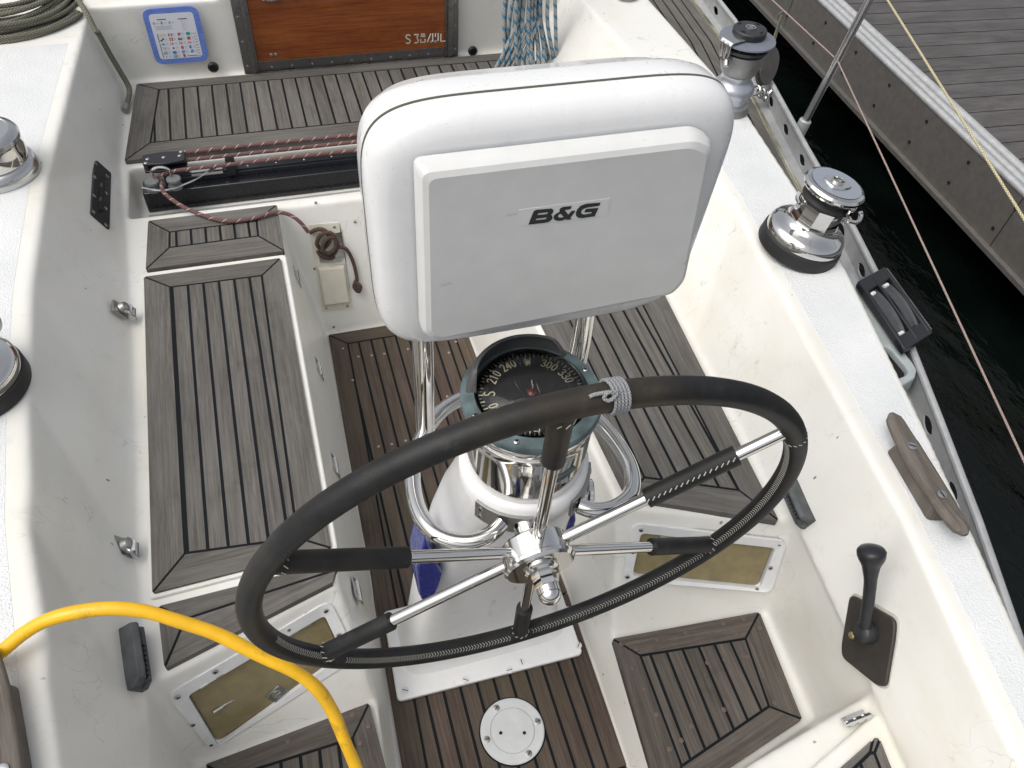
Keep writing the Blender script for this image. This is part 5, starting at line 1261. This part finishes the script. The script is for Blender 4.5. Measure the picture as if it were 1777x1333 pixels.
m=M(); m.box(cen+R@V((Wd+.002,0,-.013)),(.0015,Ln*.93,.010),R); obj('side_plate',m,simple('scuffed_side',(.09,.095,.10),.4,0,None,0,.4),tb)
# ------------------------------------------------------------------ pontoon
pn=empty('pontoon',(3.3,3.0,-.6),'wooden decked pontoon with a steel side plate and aluminium edge rail','pontoon')
EA=V((3.256,4.054,0)); EB=V((3.119,2.095,0)); ed=(EA-EB).normalized(); en=V((ed.y,-ed.x,0)); 
def pp(t,s,z_): p=EB+ed*t+en*s; return V((p.x,p.y,z_))
def strip(m,s0,z0,s1,z1,t0=-6,t1=9,mi=0): m.add([pp(t0,s0,z0),pp(t1,s0,z0),pp(t1,s1,z1),pp(t0,s1,z1)],[[0,1,2,3]],mi)
m=M(); strip(m,-.01,-.375,0,-.10); strip(m,-.01,-.375,-.035,-.378); strip(m,-.035,-.378,-.035,-.40); pass
FAS=simple('brown_steel_fascia',(.15,.143,.135),.42,.4,(12,.15,.006),0,.13)
fa=obj('fascia_plate',m,FAS,pn)
m=M(); strip(m,-.03,-.40,.30,-.43); strip(m,.30,-.43,.30,-.8); obj('float',m,RUB,pn)  # float coloured black to stand in for the shadow below the fascia
m=M()
for i in range(-8,14):
    for zz in (-.16,-.30): m.piece(); p=pp(i*.36+(.04 if zz<-.2 else 0),-.009 if zz<-.2 else -.004,zz); m.lathe([(.0085,0),(.0085,.004)],10,Matrix.Translation(p)@(-en).to_track_quat('Z','Y').to_matrix().to_4x4())
obj('fascia_bolt',m,DARK,fa)
m=M()
for k_ in range(-3,4): m.piece(); p0_=pp(k_*2.2,-.012,-.39); p1_=pp(k_*2.2,-.002,-.105); e=ed*.002; m.poly([p0_-e,p0_+e,p1_+e,p1_-e])
obj('fascia_joint',m,DARK,fa)
m=M()
for s,z_,r in ((.012,-.092,.018),(.055,-.088,.018),(.100,-.082,.022)): m.tube([pp(-6,s,z_),pp(9,s,z_)],r,12)
strip(m,0,-.1,.14,-.09); obj('edge_rail',m,ALU,pn)
m=M(); t=-5.0; 
while t<8:
    w=.135; fr=Frame((0,0,-.115),(1,0,0),UP)
    a_,b_,c_,d_=[pp(*x,0) for x in ((t,.13),(t+w,.13),(t+w,1.75),(t,1.75))]; plank(m,fr,[(p.x,p.y) for p in (a_,d_,c_,b_)],(en.x,en.y),0,.02,.0035,0,random.random()*.8+.1); t+=w
m.add([pp(-5,.13,-.117),pp(-5,1.75,-.117),pp(8,1.75,-.117),pp(8,.13,-.117)],[[0,1,2,3]],1)
obj('decking',m,[PONT,CAULK],pn)
m=M(); strip(m,1.75,-.09,1.85,-.09); strip(m,1.85,-.09,1.85,-.6)
for s,z_,r in ((1.77,-.085,.02),(1.83,-.085,.02)): m.tube([pp(-6,s,z_),pp(9,s,z_)],r,12)
obj('edge_rail',m,ALU,pn)
m=M(); m.add([(-300,-300,-.6),(300,-300,-.6),(300,300,-.6),(-300,300,-.6)],[[0,1,2,3]]); o_=obj('water',m,WAT,None); tag(o_,None,None,None,'structure')
m=M(); m.box((.27,1.5,-.78),(1.0,2.5,.15)); obj('keel_body',m,HULL,boat)
# ------------------------------------------------------------------ light
az=math.radians(-100); el=math.radians(58)   # azimuth measured from +Y towards +X
sd_=V((math.sin(az)*math.cos(el),math.cos(az)*math.cos(el),math.sin(el)))
su=bpy.data.lights.new('sun','SUN'); su.energy=.8; su.angle=math.radians(75); su.color=(1.0,.92,.78)
so_=bpy.data.objects.new('sun',su); COL.objects.link(so_); so_.rotation_euler=sd_.to_track_quat('Z','Y').to_euler()
w=bpy.data.worlds.new('World'); scene.world=w; w.use_nodes=True; nt=w.node_tree; sk=nt.nodes.new('ShaderNodeTexSky'); sk.sky_type='NISHITA'; sk.sun_disc=False; sk.sun_elevation=el; sk.sun_rotation=az; sk.dust_density=6; sk.air_density=1.0; sk.ozone_density=1.0
hs=nt.nodes.new('ShaderNodeHueSaturation'); hs.inputs['Saturation'].default_value=.30; nt.links.new(sk.outputs[0],hs.inputs['Color']); nt.links.new(hs.outputs[0],nt.nodes['Background'].inputs[0]); nt.nodes['Background'].inputs[1].default_value=.165
scene.view_settings.view_transform='Standard'; scene.view_settings.look='None'; scene.view_settings.exposure=.16; scene.view_settings.gamma=1
scene.render.engine='CYCLES'
